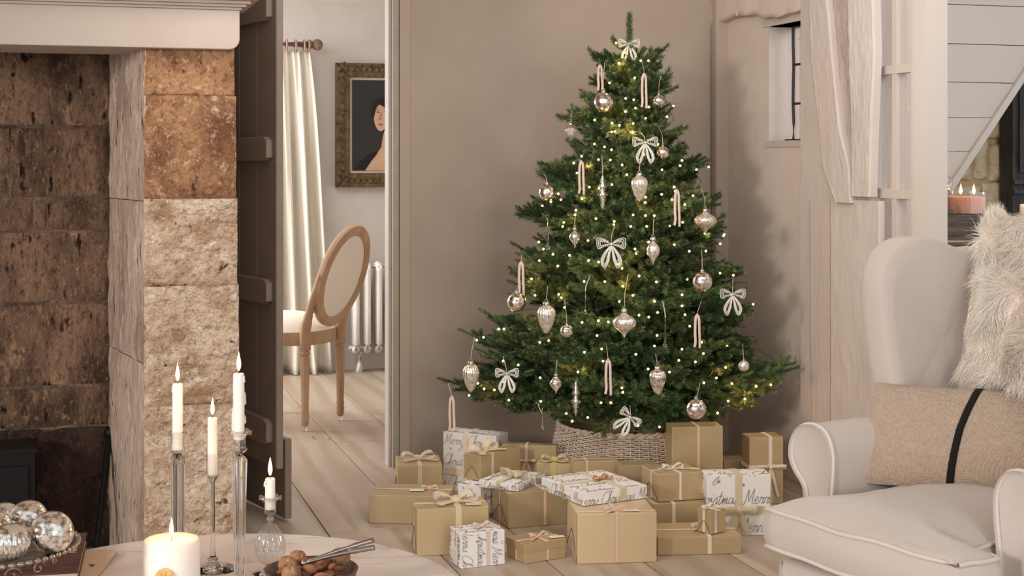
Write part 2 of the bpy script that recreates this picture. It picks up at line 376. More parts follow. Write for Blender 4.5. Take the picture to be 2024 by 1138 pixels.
# ------------------------------------------------------------------ room shell
def ip(px, py, P0, d):
    """point where the sight line through a pixel meets the vertical plane P0 + t d"""
    k = (px-1012)/F; t = (k*P0[1]-P0[0])/(d[0]-k*d[1]); x = P0[0]+t*d[0]; y = P0[1]+t*d[1]
    return V((x, y, EYE-(py-HOR)/F*y))
CORN = V((.914, 6.416, 0)); DR = -BX
def RW(t, off=0, z=0): return CORN+DR*t-AX*off+V((0, 0, z))      # on the right wall, off = into the room

# floor: a base slab and boards laid side by side
fb = MB().box((0, 4.6, -.045), (9, 12, .03)); fl = struct(fb, 'floor', m['floor_gap'], org=(0, 4.6, -.06))
rz = atan2(BX.y, BX.x)-pi/2
us = [.828+.3*k for k in range(-11, 12)]; us[11:16] = [.828, 1.128, 1.428, 1.716, 2.012]
rr = random.Random(3)
for k in range(len(us)-1):
    u0, u1 = us[k], us[k+1]; js = sorted([4.93] if k == 11 else [rr.uniform(2.5, 4.0), rr.uniform(6.2, 8)] if k % 2 else [rr.uniform(5.6, 7.0)])
    ed = [-.5]+js+[10.2]
    for a, b in zip(ed[:-1], ed[1:]):
        q = MB().box((0, 0, -.015), (u1-u0-.004, b-a-.004, .03), bev=.002).build('floorboard', m['floor'], fl, world=False)
        q.location = AX*((u0+u1)/2)+BX*((a+b)/2)-V((0, 4.6, -.06)); q.rotation_euler = (0, 0, rz)
# back wall and the part left of the doorway
JB = V((-.47, 6.0, 0)); HG = JB-AX*.815
struct(wallbox(JB, CORN+AX*.12, 0, 2.32, .1), 'wall_back', m['wall'])
struct(wallbox(HG-AX*2.3, HG, 0, 2.32, .1), 'wall_back_left', m['wall'])
struct(wallbox(HG, JB, 2.03, 2.32, .1), 'trim_1', m['wall'])
# doorway lining
j = MB(); wallbox(JB-AX*.03+BX*.03, JB+BX*.03, 0, 2.03, .07, j); struct(j, 'trim_2', m['paint_white'])
j = MB(); wallbox(JB+AX*.008-BX*.016, JB+AX*.05-BX*.016, 0, 2.05, .015, j); wallbox(JB-AX*.004-BX*.006, JB+AX*.006-BX*.006, 0, 2.03, .006, j); struct(j, 'trim_3', m['archi'])
j = MB(); wallbox(JB-AX*.018-BX*.008, JB+AX*.006-BX*.008, 0, 2.04, .036, j); struct(j, 'trim_12', m['jamb'])
j = MB(); wallbox(HG, HG+AX*.02, 0, 2.03, .1, j); struct(j, 'trim_4', m['door_brown'])
# right wall around the little window
wr = MB(); t0, t1, zb, zt = .455, .94, 1.335, 1.80
wallbox(RW(0), RW(t0), 0, 2.32, .14, wr); wallbox(RW(t0), RW(t1), 0, zb, .14, wr); wallbox(RW(t0), RW(t1), zt, 2.32, .14, wr); wallbox(RW(t1), RW(1.335), 0, 2.32, .14, wr)
struct(wr, 'wall_right', m['wall_r'])
struct(wallbox(RW(2.55), RW(4.6), 0, 2.32, .1), 'wall_right_near', m['wall_r'])
# corner post and the beam under the ceiling
q = MB().box((0, 0, 1.0), (.09, .05, 2.3), bev=.008); R = Matrix.Rotation(rz, 3, 'Z'); q.xf(R); q.v = [a+RW(.05, .012)+V((0, 0, .14)) for a in q.v]
struct(q, 'trim_5', m['wall'])
def hew(L, n, fn, name, mat, **kw):
    pass
b = MB(); o = RW(0, .05)
def beamf(u, v):
    t = u*.84; a = 2*pi*v; zz = 2.0-.155*max(-1, min(1, 1.35*cos(a)))+.012*noise.noise(V((t*5, v*3, 1))); off = .0+.045*max(-1, min(1, 2.2*sin(a)))+.008*noise.noise(V((t*8, v*9, 6)))
    if cos(a) > .2: zz += .02*sin(t*7)+.015*noise.noise(V((t*9, 2, 1)))
    return RW(t, off, zz)
b.grid(beamf, 60, 28); struct(b, 'trim_6', m['wall_r'], smooth=True)
# window: reveal trim, glass, leading
wn = empty('window_1', RW((t0+t1)/2, 0, zb), 0, kind='structure')
q = MB(); wallbox(RW(t0, -.0), RW(t0+.004, 0), zb, zt, .12, q); wallbox(RW(t0-.035, .008), RW(t1, .008), zt, zt+.055, .12, q); wallbox(RW(t0-.02, .006), RW(t1, .006), zb-.025, zb, .12, q)
q.build('window_frame', m['paint_white'], wn)
WG = -.078
def tw(px):
    p = ip(px, 300, RW(0, WG), DR); return (V((p.x, p.y, 0))-RW(0, WG)).dot(DR)
tb1, tb2 = tw(1569), tw(1591)
for (a, bb) in ((t0+.004, tb1), (tb1, tb2), (tb2, t1)):
    for (c, d) in ((zb, 1.485), (1.485, 1.642), (1.642, zt)):
        q = MB(); wallbox(RW(a+.003, WG), RW(bb-.003, WG), c+.003, d-.003, .003, q); q.build('window_pane', m['pane'], wn)
for t, r_ in ((tb1, .0065), (tb2, .004), (t1-.02, .006)):
    MB().tube([RW(t+.003*sin(i*2), WG+.002, zb+(zt-zb)*i/6) for i in range(7)], r_, 6).build('lead_bar', m['leading'], wn)
for z in (1.485, 1.642, zt-.004): MB().tube([RW(tb1, WG+.002, z), RW(t1, WG+.002, z)], .006, 6).build('lead_bar', m['leading'], wn)
MB().tube([RW(t0+.004, WG+.002, zb+.004), RW(t1, WG+.002, zb+.004)], .005, 6).build('lead_bar', m['leading'], wn)

# timber post with an old curved brace let into it
ps = empty('timber_post', RW(1.06, .02, 0), 0, 'white painted old timber post with a curved brace, between window and glazed door', 'post')
q = MB(); wallbox(RW(.825, .05), RW(1.335, .05), 0, 2.32, .05, q); q.build('plaster_panel', m['timber_white'], ps)
def slab(px_l, px_r, off, th, name, mat, amp=.004, n=60):
    """hewn slab whose left and right edges follow pixel-measured columns [(px,py)...] on the wall plane"""
    P0 = RW(1.0, off)
    def ed(L, y):
        for (xa, ya), (xb, yb) in zip(L[:-1], L[1:]):
            if ya <= y <= yb: return xa+(xb-xa)*(y-ya)/(yb-ya)
        return L[-1][0]
    ya, yb = px_l[0][1], px_l[-1][1]; g = MB(); nn = AX
    def f(u, v):
        y = ya+(yb-ya)*u; xl, xr = ed(px_l, y), ed(px_r, y); k = max(0, min(1, (v-.05)/.9))
        p = ip(xl+(xr-xl)*k, y, P0, DR); p.z = EYE-(y-HOR)/F*5.4
        e = min(1, min(v, 1-v)/.05)**.6; p += nn*th*(1-e)
        if e >= 1: p -= nn*amp*(.6*noise.noise(V((k*2.5+off*90, y*.006, 3)))+.5*noise.noise(V((k*9, y*.05, 5)))+.3*noise.noise(V((k*20, y*.12, 8))))
        return p
    g.grid(f, n, 40); return g.build(name, mat, ps, smooth=True)
slab([(1594, -120), (1602, 120), (1618, 250), (1624, 330), (1650, 398)], [(1622, -120), (1642, 110), (1658, 260), (1676, 330), (1680, 398)], .085, .035, 'curved_brace', m['timber_white'], .003)
slab([(1634, -120), (1650, 120), (1664, 260), (1678, 400)], [(1680, -120), (1684, 120), (1688, 260), (1684, 400)], .058, .007, 'rough_infill', m['timber_rough'], .006)
slab([(1672, -120), (1678, 150), (1682, 250), (1682, 385)], [(1718, -120), (1726, 120), (1720, 250), (1716, 385)], .085, .035, 'post_upper', m['timber_white'], .005)
slab([(1640, 392), (1640, 900), (1640, 1140)], [(1738, 392), (1738, 900), (1738, 1140)], .07, .02, 'post_lower', m['timber_white'], .004)
slab([(1600, 398), (1604, 900), (1606, 1140)], [(1640, 398), (1640, 900), (1640, 1140)], .064, .01, 'post_cheek', m['paint_white'], .002)
# switch spot: small nail holes are left to the material

# glazed door leaf
def tpx(px):
    k = (px-1012)/F; return (k*CORN.y-CORN.x)/(DR.x-k*DR.y)
dn = empty('door_1', RW(1.45, .03, 0), 0, kind='structure')
def leafbox(ta, tb, z0, z1, off=.03, th=.04):
    q = MB(); return wallbox(RW(ta, off), RW(tb, off), z0, z1, th, q)
T = [tpx(v) for v in (1733, 1749, 1776, 1785, 1815, 1829)]
leafbox(T[0], T[1], 0, 2.1).build('stile', m['paint_white'], dn); leafbox(T[4], T[5], 0, 2.1).build('stile', m['paint_white'], dn)
leafbox(T[2], T[3], .7, 2.1, .026).build('glazing_bar', m['paint_white'], dn)
for z0, z1 in ((1.552, 1.581), (1.125, 1.158), (.705, .74), (0.0, .12), (2.02, 2.1)): leafbox(T[1], T[4], z0, z1, .028).build('rail', m['paint_white'], dn)
for a, c in ((T[1], T[2]), (T[3], T[4])):
    for z0, z1 in ((1.581, 2.02), (1.158, 1.552), (.74, 1.125)): leafbox(a, c, z0, z1, .012, .004).build('window_pane', m['pane'], dn)
leafbox(T[1], T[4], .12, .705, .018, .02).build('door_panel', m['paint_white'], dn)
q = MB(); wallbox(RW(T[5]+.002, .05), RW(tpx(1857), .05), 0, 2.32, .08, q); struct(q, 'trim_7', m['paint_white'])
q = MB(); wallbox(RW(1.34, .02), RW(2.55, .02), 2.1, 2.32, .1, q); struct(q, 'trim_8', m['paint_white'])

# stair hall: boarding under the stair, string board, stone wall
SH = V((1.9, 6.5, 0)); sp = empty('wall_stair', SH, 0, kind='structure')
dA, dB = ip(2024, 130, SH, AX), ip(1876, 356, SH, AX)
def aof(p): return (V((p.x, p.y, 0))-SH).dot(AX)
Yr = ip(1858, 0, SH, AX).y; zs = [EYE-(y-HOR)/F*Yr for y in (362, 299, 232, 162, 86, 8, -80, -170)]
sl = (dA.z-dB.z)/(aof(dA)-aof(dB)); aD = lambda z: aof(dB)+(z-dB.z)/sl
for z0, z1 in zip(zs[:-1], zs[1:]):
    a0 = -.75; g = .0015
    MB().prism([(a0, z0+g), (min(.9, aD(z0)), z0+g), (min(.9, aD(z1)), z1-g), (a0, z1-g)], SH, AX, (0, 0, 1), .016, bev=.001).build('stair_board', m['panel_white'], sp)
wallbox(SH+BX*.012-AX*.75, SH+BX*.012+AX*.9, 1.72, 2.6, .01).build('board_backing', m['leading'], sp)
e = (dA-dB).normalized(); nrm = V((0, 0, 1)).cross(AX); pp = e.cross(nrm)
MB().prism([(-.05, 0), (1.1, 0), (1.1, .03), (-.05, .03)], dB-BX*.012, e, V((e.z*AX.x, e.z*AX.y, -e.x/AX.x if 0 else -e.dot(AX))), .035, bev=.002).build('string_board', m['panel_white'], sp)
wallbox(ip(1858, 0, SH, AX)*1-AX*.02, ip(1882, 0, SH, AX), 0, dB.z, .02).build('newel_panel', m['panel_white'], sp)
SW = SH+BX*.45; st = empty('wall_stone', SW, 0, kind='structure')
wallbox(SW-AX*1.2, SW+AX*1.2, 0, 2.6, .1).build('mortar_bed', m['cream_mortar'], st)
def rock(name, o, u, wd, hg, th, seed, mat, parent, amp=.01, nx=None, nz=None, edge=.012):
    """one dressed stone: lumpy front face with worn arrises; o = bottom left corner, u to the right, thickness going back"""
    u = V(u).normalized(); n = u.cross(V((0, 0, 1))); o = V(o)
    nx = nx or max(4, min(22, int(wd/.016))); nz = nz or max(4, min(26, int(hg/.016))); vs = []
    for i in range(nx+1):
        for k in range(nz+1):
            a, c = i/nx*wd, k/nz*hg; da = min(a, wd-a); dc = min(c, hg-c); q = V((a*9+seed*7.3, c*9, seed))
            e = max(0, 1-min(da, dc)/(edge*1.6)); h = amp*(noise.noise(q)+.6*noise.noise(q*2.7)+.35*noise.noise(q*7)) - edge*e*e
            wa = edge*.45*noise.noise(V((c*14, seed*3, 1))) if da < 1e-6 else 0; wc = edge*.45*noise.noise(V((a*14, seed*3, 8))) if dc < 1e-6 else 0
            vs.append(o+u*(a+wa)+V((0, 0, c+wc))+n*h)
    ix = lambda i, k: i*(nz+1)+k
    fs = [(ix(i, k), ix(i+1, k), ix(i+1, k+1), ix(i, k+1)) for i in range(nx) for k in range(nz)]
    ring = [ix(i, 0) for i in range(nx)]+[ix(nx, k) for k in range(nz)]+[ix(i, nz) for i in range(nx, 0, -1)]+[ix(0, k) for k in range(nz, 0, -1)]
    nb = len(vs); vs += [vs[i]-n*(th+n.dot(vs[i]-o)) for i in ring]; L = len(ring)
    fs += [(ring[i], nb+i, nb+(i+1) % L, ring[(i+1) % L]) for i in range(L)]; fs.append(tuple(nb+i for i in range(L)))
    mb = MB(); mb.v = vs; mb.f = fs
    return mb.build(name, mat, parent, smooth=True, angle=50)
def rockpx(px0, px1, py0, py1, P0, seed, mat, parent, **kw):
    a = ip(px0, py1, P0, AX); b_ = ip(px1, py1, P0, AX); Y = (a.y+b_.y)/2; z0 = EYE-(py1-HOR)/F*Y; z1 = EYE-(py0-HOR)/F*Y
    d = V((b_.x-a.x, b_.y-a.y, 0)); return rock('stone_block', V((a.x, a.y, z0)), AX, d.length, z1-z0, .06, seed, mat, parent, **kw)
SF = SW-BX*.03
for i, (a, b_, c, d) in enumerate(((1830, 1905, 190, 272), (1908, 2000, 60, 185), (1890, 1948, 188, 272), (1950, 2020, 188, 272), (1850, 1893, 276, 358), (1897, 1923, 276, 356), (1930, 1958, 278, 352), (1961, 2000, 284, 358), (1855, 1943, 366, 430), (1946, 2010, 362, 430), (1855, 1925, 434, 520), (1928, 2010, 434, 520))):
    rockpx(a, b_, c, d, SF, i+40, m['cream_stone'], st, amp=.012, edge=.02)

# chimney breast: mantel, pier, splayed cheek and soot-dark hearth back, each stone its own piece
PF = V((-.822, 4.4, 0)); W_ = .273; PL = PF-AX*W_
RB = PL+V((-.23, .455, 0)); ub = (PL-RB).normalized()
fp = empty('wall_fireplace', PF, 0, kind='structure')
q = MB(); wallbox(PL+BX*.007+AX*.008, PF+BX*.007-AX*.012, 0, 1.6, .3, q); q.build('mortar_core', m['mortar'], fp)
q = MB(); o_ = RB-V((-.9, -.45, 0))*.014; wallbox(RB+V((.012, .006, 0)), PL+V((.012, .01, 0)), 0, 1.6, .02, q); q.build('cheek_mortar', m['mortar'], fp)
q = MB(); wallbox(RB-AX*1.0+BX*.008, RB+BX*.008, 0, 1.75, .1, q); q.build('hearth_mortar', m['mortar_dark'], fp)
q = MB(); q.prism([(0, 0), (.02, 0), (.02, 1.36), (0, 1.36)], PF+BX*.02-AX*.03, AX, BX, .001) if 0 else None
wallbox(PF+BX*.1-AX*.1, PF+BX*.1-AX*.02, 0, 2.32, 1.2, MB()).build('breast_side', m['wall'], fp)
zy = lambda y, Y: EYE-(y-HOR)/F*Y
rows = [(1150, 800.5, 'stoneC'), (800, 564.5, 'stoneC'), (564, 393, 'stoneC'), (392, 188.6, 'stoneB'), (188, 96, 'stoneB')]
for i, (ya, yb, mt) in enumerate(rows):
    z0, z1 = max(0, zy(ya, 4.36)), zy(yb, 4.36)
    rock('stone_block', PL+V((0, 0, z0)), AX, W_+[.006, .003, -.001, -.005, -.010][i], z1-z0, .1, i+1, m[mt], fp, amp=.009 if mt == 'stoneC' else .006, nx=28, nz=40, edge=.0035)
for i, (ya, yb) in enumerate(((1150, 706), (704, 396), (394, 92))):
    z0, z1 = max(0, zy(ya, 4.5)), zy(yb, 4.5)
    rock('stone_block', RB+V((0, 0, z0)), ub, (PL-RB).length-.004, z1-z0, .05, i+11, m['stoneD'], fp, amp=.006, nx=22, nz=30, edge=.003)
hr = [(1120, 848, [-200, 216]), (844, 768, [-200, -70, 216]), (762, 603, [-200, 216]), (597, 460, [-200, -60, 216]), (455, 396, [-200, 63, 92, 216]), (389, 254, [-200, 20, 216]), (247, 40, [-200, -90, 216])]
for i, (ya, yb, xs) in enumerate(hr):
    for k in range(len(xs)-1):
        a = ip(xs[k]+2, 0, RB, AX); b_ = ip(xs[k+1]-2, 0, RB, AX); z0, z1 = max(0, zy(ya, 4.72)), zy(yb, 4.72)
        rock('stone_block', V((a.x, a.y, z0)), AX, (V((b_.x, b_.y, 0))-V((a.x, a.y, 0))).length, z1-z0, .05, i*3+k+21, m['stoneE' if i < 1 else 'stoneA'], fp, amp=.006, edge=.007)
# mantel beam, with rounded lower corner and the moulded shelf above
mo = PF-BX*.05; ml = 2.2; r_ = .03
out = [(-ml, 1.583)]+[(-r_+r_*sin(a*pi/8), 1.583+r_-r_*cos(a*pi/8)) for a in range(5)]+[(0, 1.70), (-ml, 1.70)]
q = MB().prism(out, mo+BX*.16, AX, (0, 0, 1), .32, bev=.003); struct(q, 'trim_9', m['mantel'])
q = MB()
for k, (z0, z1, pr) in enumerate(((1.70, 1.708, .006), (1.708, 1.716, .018), (1.716, 1.726, .03), (1.726, 1.76, .05))):
    n0 = len(q.v); q.box((0, 0, (z0+z1)/2), (ml+pr, .34+pr, z1-z0), bev=.002)
    n_ = len(q.v)-n0; seg = q.v[-n_:]
    q.v[-n_:] = [mo+AX*(a.x-(ml-pr)/2)+BX*(a.y+.17-pr/2)+V((0, 0, a.z)) for a in seg]
struct(q, 'trim_10', m['mantel'])
struct(wallbox(mo-AX*ml+BX*.02, mo+BX*.02, 1.76, 2.32, .3), 'wall_breast', m['mantel'])
struct(MB().box((0, 4.3, 2.36), (8, 5.2, .08)), 'ceiling', m['ceil'])

# ledged door, upper leaf and lower leaf
def ledged(name, hg, ed, z0, z1, grooves, ledges, lab):
    d = (ed-hg); L = d.length; d.normalize(); n = V((d.y, -d.x, 0)); 
    if n.dot(V((0, -1, 0))) < 0: n = -n
    r = empty(name, hg+V((0, 0, z0)), 0, kind='structure')
    gs = [0]+grooves+[L]
    for a, b_ in zip(gs[:-1], gs[1:]):
        MB().prism([(a+.001, z0), (b_-.001, z0), (b_-.001, z1), (a+.001, z1)], hg, d, (0, 0, 1), .026, bev=.003, seg=1).build('door_plank', m['door_brown'], r)
    for a, b_ in ledges:
        MB().prism([(0.02, 0), (L-.06, 0), (L-.032, .012), (L-.032, b_-a-.012), (L-.06, b_-a), (.02, b_-a)], hg+n*.024+V((0, 0, a)), d, (0, 0, 1), .024, bev=.004).build('door_ledge', m['door_brown'], r)
    return r
ledged('door_2', V((-1.235, 5.70, 0)), V((-.783, 4.95, 0)), .215, 2.0, [.14, .33, .53, .70], [(.29, .378), (.767, .852), (1.253, 1.336), (1.73, 1.815)], '')
ledged('door_3', V((-1.205, 5.76, 0)), V((-.775, 5.09, 0)), .012, .29, [.2, .4, .6], [], '')

# ------------------------------------------------------------------ dining room beyond the doorway
DW = V((-.835, 8.9, 0))
struct(wallbox(DW-AX*3.2, DW+AX*1.6, 0, 2.3, .1), 'wall_dining', m['dining_wall'])
q = MB(); wallbox(JB+AX*1.3+BX*.1, JB+AX*1.3+BX*3.6, 0, 2.3, .1, q); struct(q, 'wall_dining_right', m['dining_wall'])
q = MB(); c_ = DW-AX*1.0-BX*1.4; R = Matrix.Rotation(rz, 3, 'Z'); q.box((0, 0, 2.24), (5.4, 3.1, .08)).xf(R); q.v = [a+V((c_.x, c_.y, 0)) for a in q.v]; struct(q, 'ceiling_dining', m['ceil'])
q = MB(); wallbox(DW-AX*3.2-BX*.018, DW+AX*1.6-BX*.018, 0, .1, .016, q); struct(q, 'baseboard_dining', m['dining_wall'])
# painting
WP = DW-BX*.03
pt = empty('framed_portrait', ip(760, 370, WP, AX), 0, 'gilt framed oil portrait of a dark-haired woman on the dining room wall', 'painting')
def pl(px, py, off=0):
    return ip(px, py, DW-BX*off, AX)
A0 = pl(663, 370, .03); S = F/A0.y                # pixels per metre at the left edge
wI, hI = .60, (370-124)/S
def fbar(a, b_, c, d, w0):   # outline in local (a along the wall, z up)
    MB().prism([a, b_, c, d], A0-BX*.0, AX, (0, 0, 1), .05, bev=.008).build('frame_bar', m['frame'], pt)
fw = .085
fbar((0, 0), (wI, 0), (wI-fw, fw), (fw, fw), 0); fbar((0, 0), (fw, fw), (fw, hI-fw), (0, hI), 0); fbar((0, hI), (fw, hI-fw), (wI-fw, hI-fw), (wI, hI), 0); fbar((wI, 0), (wI, hI), (wI-fw, hI-fw), (wI-fw, fw), 0)
for k in range(4):     # carved running ornament
    g = MB(); n_ = 16
    for i in range(n_):
        f = (i+.5)/n_
        p = [(f*wI, .038), (f*wI, hI-.038), (.038, f*hI), (wI-.038, f*hI)][k]
        g.sph(A0+AX*p[0]+V((0, 0, p[1]))-BX*.024, .019, 8, 5, (1, .5, 1)); g.sph(A0+AX*(p[0]+(.022 if k < 2 else .012))+V((0, 0, p[1]+(.012 if k < 2 else .022)))-BX*.026, .009, 6, 4)
    tag(g.build('carving', m['frame'], pt, smooth=True), kind='stuff')
def flat(out, dep, nm, mt): return MB().prism(out, A0-BX*dep, AX, (0, 0, 1), .004).build(nm, m[mt], pt)
x0, x1, y0, y1 = fw, wI-fw, fw, hI-fw
flat([(x0-.01, y0-.01), (x1+.01, y0-.01), (x1+.01, y1+.01), (x0-.01, y1+.01)], -.004, 'slip', 'slip')
x0 += .016; x1 -= .016; y0 += .016; y1 -= .016
flat([(x0, y0), (x1, y0), (x1, y1), (x0, y1)], .001, 'canvas', 'canvas_dark')
def pp2(pts): # pixel to local
    return [((px-663)/S, (370-py)/S) for px, py in pts]
def clip(P): return [(min(max(a, x0), x1), min(max(c, y0), y1)) for a, c in P]
flat(clip(pp2([(722, 337), (728, 325), (745, 305), (755, 290), (758, 270), (762, 255), (776, 258), (790, 262), (796, 285), (812, 300), (822, 315), (824, 337)])), .0035, 'painted_bust', 'skin')
cr = [(a.x, a.y) for a in cat(pp2([(741, 222), (740, 235), (744, 250), (751, 258), (758, 257), (770, 245), (777, 228), (776, 212), (765, 204), (750, 204)]), 4, True)]
flat(cr, .0055, 'painted_face', 'skin')
hrr = [(a.x, a.y) for a in cat(pp2([(739, 232), (735, 218), (741, 202), (755, 193), (772, 194), (786, 204), (791, 224), (786, 244), (777, 252), (776, 236), (774, 222), (764, 214), (752, 206), (745, 212), (742, 222)]), 4, True)]
flat(hrr, .0075, 'painted_hair', 'hair')
flat(pp2([(722, 337), (700, 337), (705, 325), (725, 308), (740, 300), (748, 302), (735, 318)]), .004, 'painted_drapery', 'hair')
for nm, P_, mt in (('painted_eye', [(744.5, 221), (748, 219.5), (751, 221), (748, 222.5)], 'hair'), ('painted_eye', [(760, 220), (764, 218.5), (768, 220), (764, 222)], 'hair'), ('painted_brow', [(743, 217), (747, 215), (752, 217), (747, 216)], 'canvas_dark'), ('painted_brow', [(758, 216), (764, 213.5), (770, 216), (764, 215)], 'canvas_dark'),
                   ('painted_mouth', [(748, 245), (753, 243.2), (759, 245), (753, 248)], 'lips'), ('painted_nose', [(753, 221), (756, 222), (754, 237), (749, 236)], 'skin_shadow')):
    flat(pp2(P_), .0072, nm, mt)
# curtain, rod and rings
CW = DW-BX*.12
cu = MB()
def cf(u, v):
    z = zy(101, 8.6)*(1-u)+.0*u; e = 470; xr = 611+43*u**.8; px = 470+(xr-470)*v
    p = ip(px, 300, CW, AX); ph = v*2*pi*5.2+.5*sin(u*3); d = (.012+.045*min(1, u*3))*sin(ph)+.012*sin(ph*2.3+u*4)
    if u > .93: d += .03*(u-.93)/.07*sin(ph*1.7)
    return V((p.x, p.y, max(.004, z+.01*sin(v*70)*(u < .02))))-BX*d
cu.grid(cf, 36, 150); c = cu.build('curtain', m['curtain'], smooth=True); tag(c, 'long gathered ivory linen curtain hanging beside the dining room portrait', 'curtain')
sm = c.modifiers.new('solid', 'SOLIDIFY'); sm.thickness = .004
zr = zy(87, 8.62); a, b_ = ip(400, 87, CW, AX), ip(617, 87, CW, AX); a.z = b_.z = zr
rd = empty('curtain_pole', b_, 0, 'weathered wooden curtain pole with round ball finial', 'curtain pole')
MB().tube([a, b_], .021, 16).build('pole', m['rod'], rd, smooth=True, angle=40)
g = MB().sph(b_+AX*.03, .034, 20, 14); g.tube([b_-AX*.03, b_-AX*.02, b_-AX*.01, b_], [.022, .028, .028, .02], 16); g.build('finial', m['rod'], rd, smooth=True, angle=40)
for k, px in enumerate((566, 583, 600, 610)):
    p = ip(px, 87, CW, AX); p.z = zr-.008
    tag(MB().tube([p+AX*.004*sin(k)+(BX*cos(t)+V((0, 0, 1))*sin(t))*.033 for t in [i*2*pi/20 for i in range(21)]], .006, 6).build('curtain_ring', m['rod_pink'], smooth=True),
        ['pale wooden curtain ring furthest left on the pole', 'pinkish wooden curtain ring, second from the left', 'curtain ring next to the last one by the finial', 'last curtain ring nearest the ball finial'][k], 'curtain ring', 'curtain rings on the pole')
# radiator
RDW = DW-BX*.14; rdt = empty('column_radiator', ip(735, 700, RDW, AX)*1, 0, 'white cast iron column radiator below the portrait', 'radiator')
zt_, zb_ = zy(519, 8.68), zy(700, 8.68)
for k in range(7):
    c_ = ip(702+22.3*k, 600, RDW, AX); c_.z = 0
    g = MB()
    for off in (-.045, 0, .045): g.tube([c_+BX*off+V((0, 0, z)) for z in (zb_+.03, zb_+.06, (zb_+zt_)/2, zt_-.05, zt_-.03)], [.02, .0185, .0185, .0185, .02], 10)
    for z in (zb_+.03, zt_-.03): g.tube([c_+BX*(-.06)+V((0, 0, z)), c_-BX*.045+V((0, 0, z)), c_+V((0, 0, z+(.012 if z > .3 else -.012))), c_+BX*.045+V((0, 0, z)), c_+BX*.06+V((0, 0, z))], [.012, .021, .023, .021, .012], 10)
    g.build('radiator_section', m['radiator'], rdt, smooth=True)
a, b_ = ip(690, 600, RDW, AX), ip(850, 600, RDW, AX)
for z in (zb_+.03, zt_-.03): MB().tube([V((a.x, a.y, z)), V((b_.x, b_.y, z))], .016, 10).build('header_pipe', m['radiator'], rdt, smooth=True, angle=50)
for px in (712, 836):
    c_ = ip(px, 600, RDW, AX); MB().tube([V((c_.x, c_.y, zb_+.01)), V((c_.x-.004, c_.y, .05)), V((c_.x-.006, c_.y, .001))], [.02, .013, .024], 8).build('foot', m['radiator'], rdt, smooth=True)

# oval-backed dining chair
dc = empty('dining_chair', (-.897, 6.96, 0), radians(65), 'limed oak dining chair with an oval back and ivory seat', 'chair')
def loc(mb, nm, mt, par, **kw): return mb.build(nm, m[mt], par, world=False, **kw)
def leg(x, y, ztop, par):
    pr = [(.011, .022), (.016, .03), (.019, .06), (.0165, .075), (.0185, .085), (.0165, .1), (.0215, ztop-.06), (.018, ztop-.05), (.026, ztop-.04), (.02, ztop-.03), (.026, ztop-.018), (.026, ztop)]
    l = loc(MB().lathe(pr, (x, y, 0), 32, 8, .12), 'leg', 'oak', par, smooth=True, angle=50)
    return loc(MB().lathe([(.006, .001), (.011, .004), (.011, .016), (.007, .022)], (x, y, 0), 12), 'glide', 'glass', l, smooth=True)
for x, y in ((-.155, 0), (.155, 0), (-.2, .42), (.2, .42)): leg(x, y, .40, dc)
def seat_out(gr=0, n=28):
    o = []
    for i in range(n):
        t = 2*pi*i/n; x = (.235+gr)*(abs(cos(t))**.75)*(1 if cos(t) > 0 else -1); y = .215+(.24+gr)*(abs(sin(t))**.75)*(1 if sin(t) > 0 else -1)
        o.append((x*(.86+.14*(y/.43)), y))
    return o
loc(MB().prism(seat_out(), (0, 0, .425), (1, 0, 0), (0, 1, 0), .065, bev=.008), 'seat_rail', 'oak', dc, smooth=True, angle=40)
def sf(u, v):
    k = u; z = .458+.075*(1-k**3.2) if k < 1 else .455
    t = 2*pi*v; x = (.23)*k*(abs(cos(t))**.75)*(1 if cos(t) > 0 else -1); y = .215+.235*k*(abs(sin(t))**.75)*(1 if sin(t) > 0 else -1)
    return V((x*(.86+.14*(y/.43)), y, z))
loc(MB().grid(sf, 12, 40), 'seat', 'seat', dc, smooth=True)
def ov(a, b_, t): # point on tilted oval
    zz = .715+b_*sin(t); return V((a*cos(t), -.03-.32*(zz-.47), zz))
bk = MB(); n_ = 48; prof = [(-.022, -.012), (-.018, -.02), (.0, -.016), (.018, -.02), (.024, -.01), (.024, .012), (0, .018), (-.022, .012)]
nb = V((0, -1, -.32)).normalized()
vs = []
for i in range(n_):
    t = 2*pi*i/n_; c_ = ov(.175, .215, t); c2 = ov(.185, .225, t); rad = (c2-c_).normalized()
    vs += [c_+rad*a*1.05+nb*b_ for a, b_ in prof]
bk.add(vs, [(i*8+j, ((i+1) % n_)*8+j, ((i+1) % n_)*8+(j+1) % 8, i*8+(j+1) % 8) for i in range(n_) for j in range(8)])
br = loc(bk, 'backrest_frame', 'oak', dc, smooth=True, angle=40)
for s_, nm in ((1, 'back_cloth'), (-1, 'backrest_pad')):
    g = MB(); g.grid(lambda u, v: ov(.157*u, .197*u, 2*pi*v)+nb*s_*(.008+.01*(1-u*u)), 6, 40); loc(g, nm, 'backcloth' if s_ > 0 else 'seat', dc, smooth=True)
for s_ in (-1, 1):
    pts = cat([(s_*.155, 0, .38), (s_*.157, -.004, .47), (s_*.165, -.03, .55), (s_*.175, -.06, .62), (s_*.187, -.11, .73)], 5)
    loc(MB().tube(pts, [.026]*8+[.022, .022]+[.019]*(len(pts)-10), 8), 'back_upright', 'oak', dc, smooth=True)

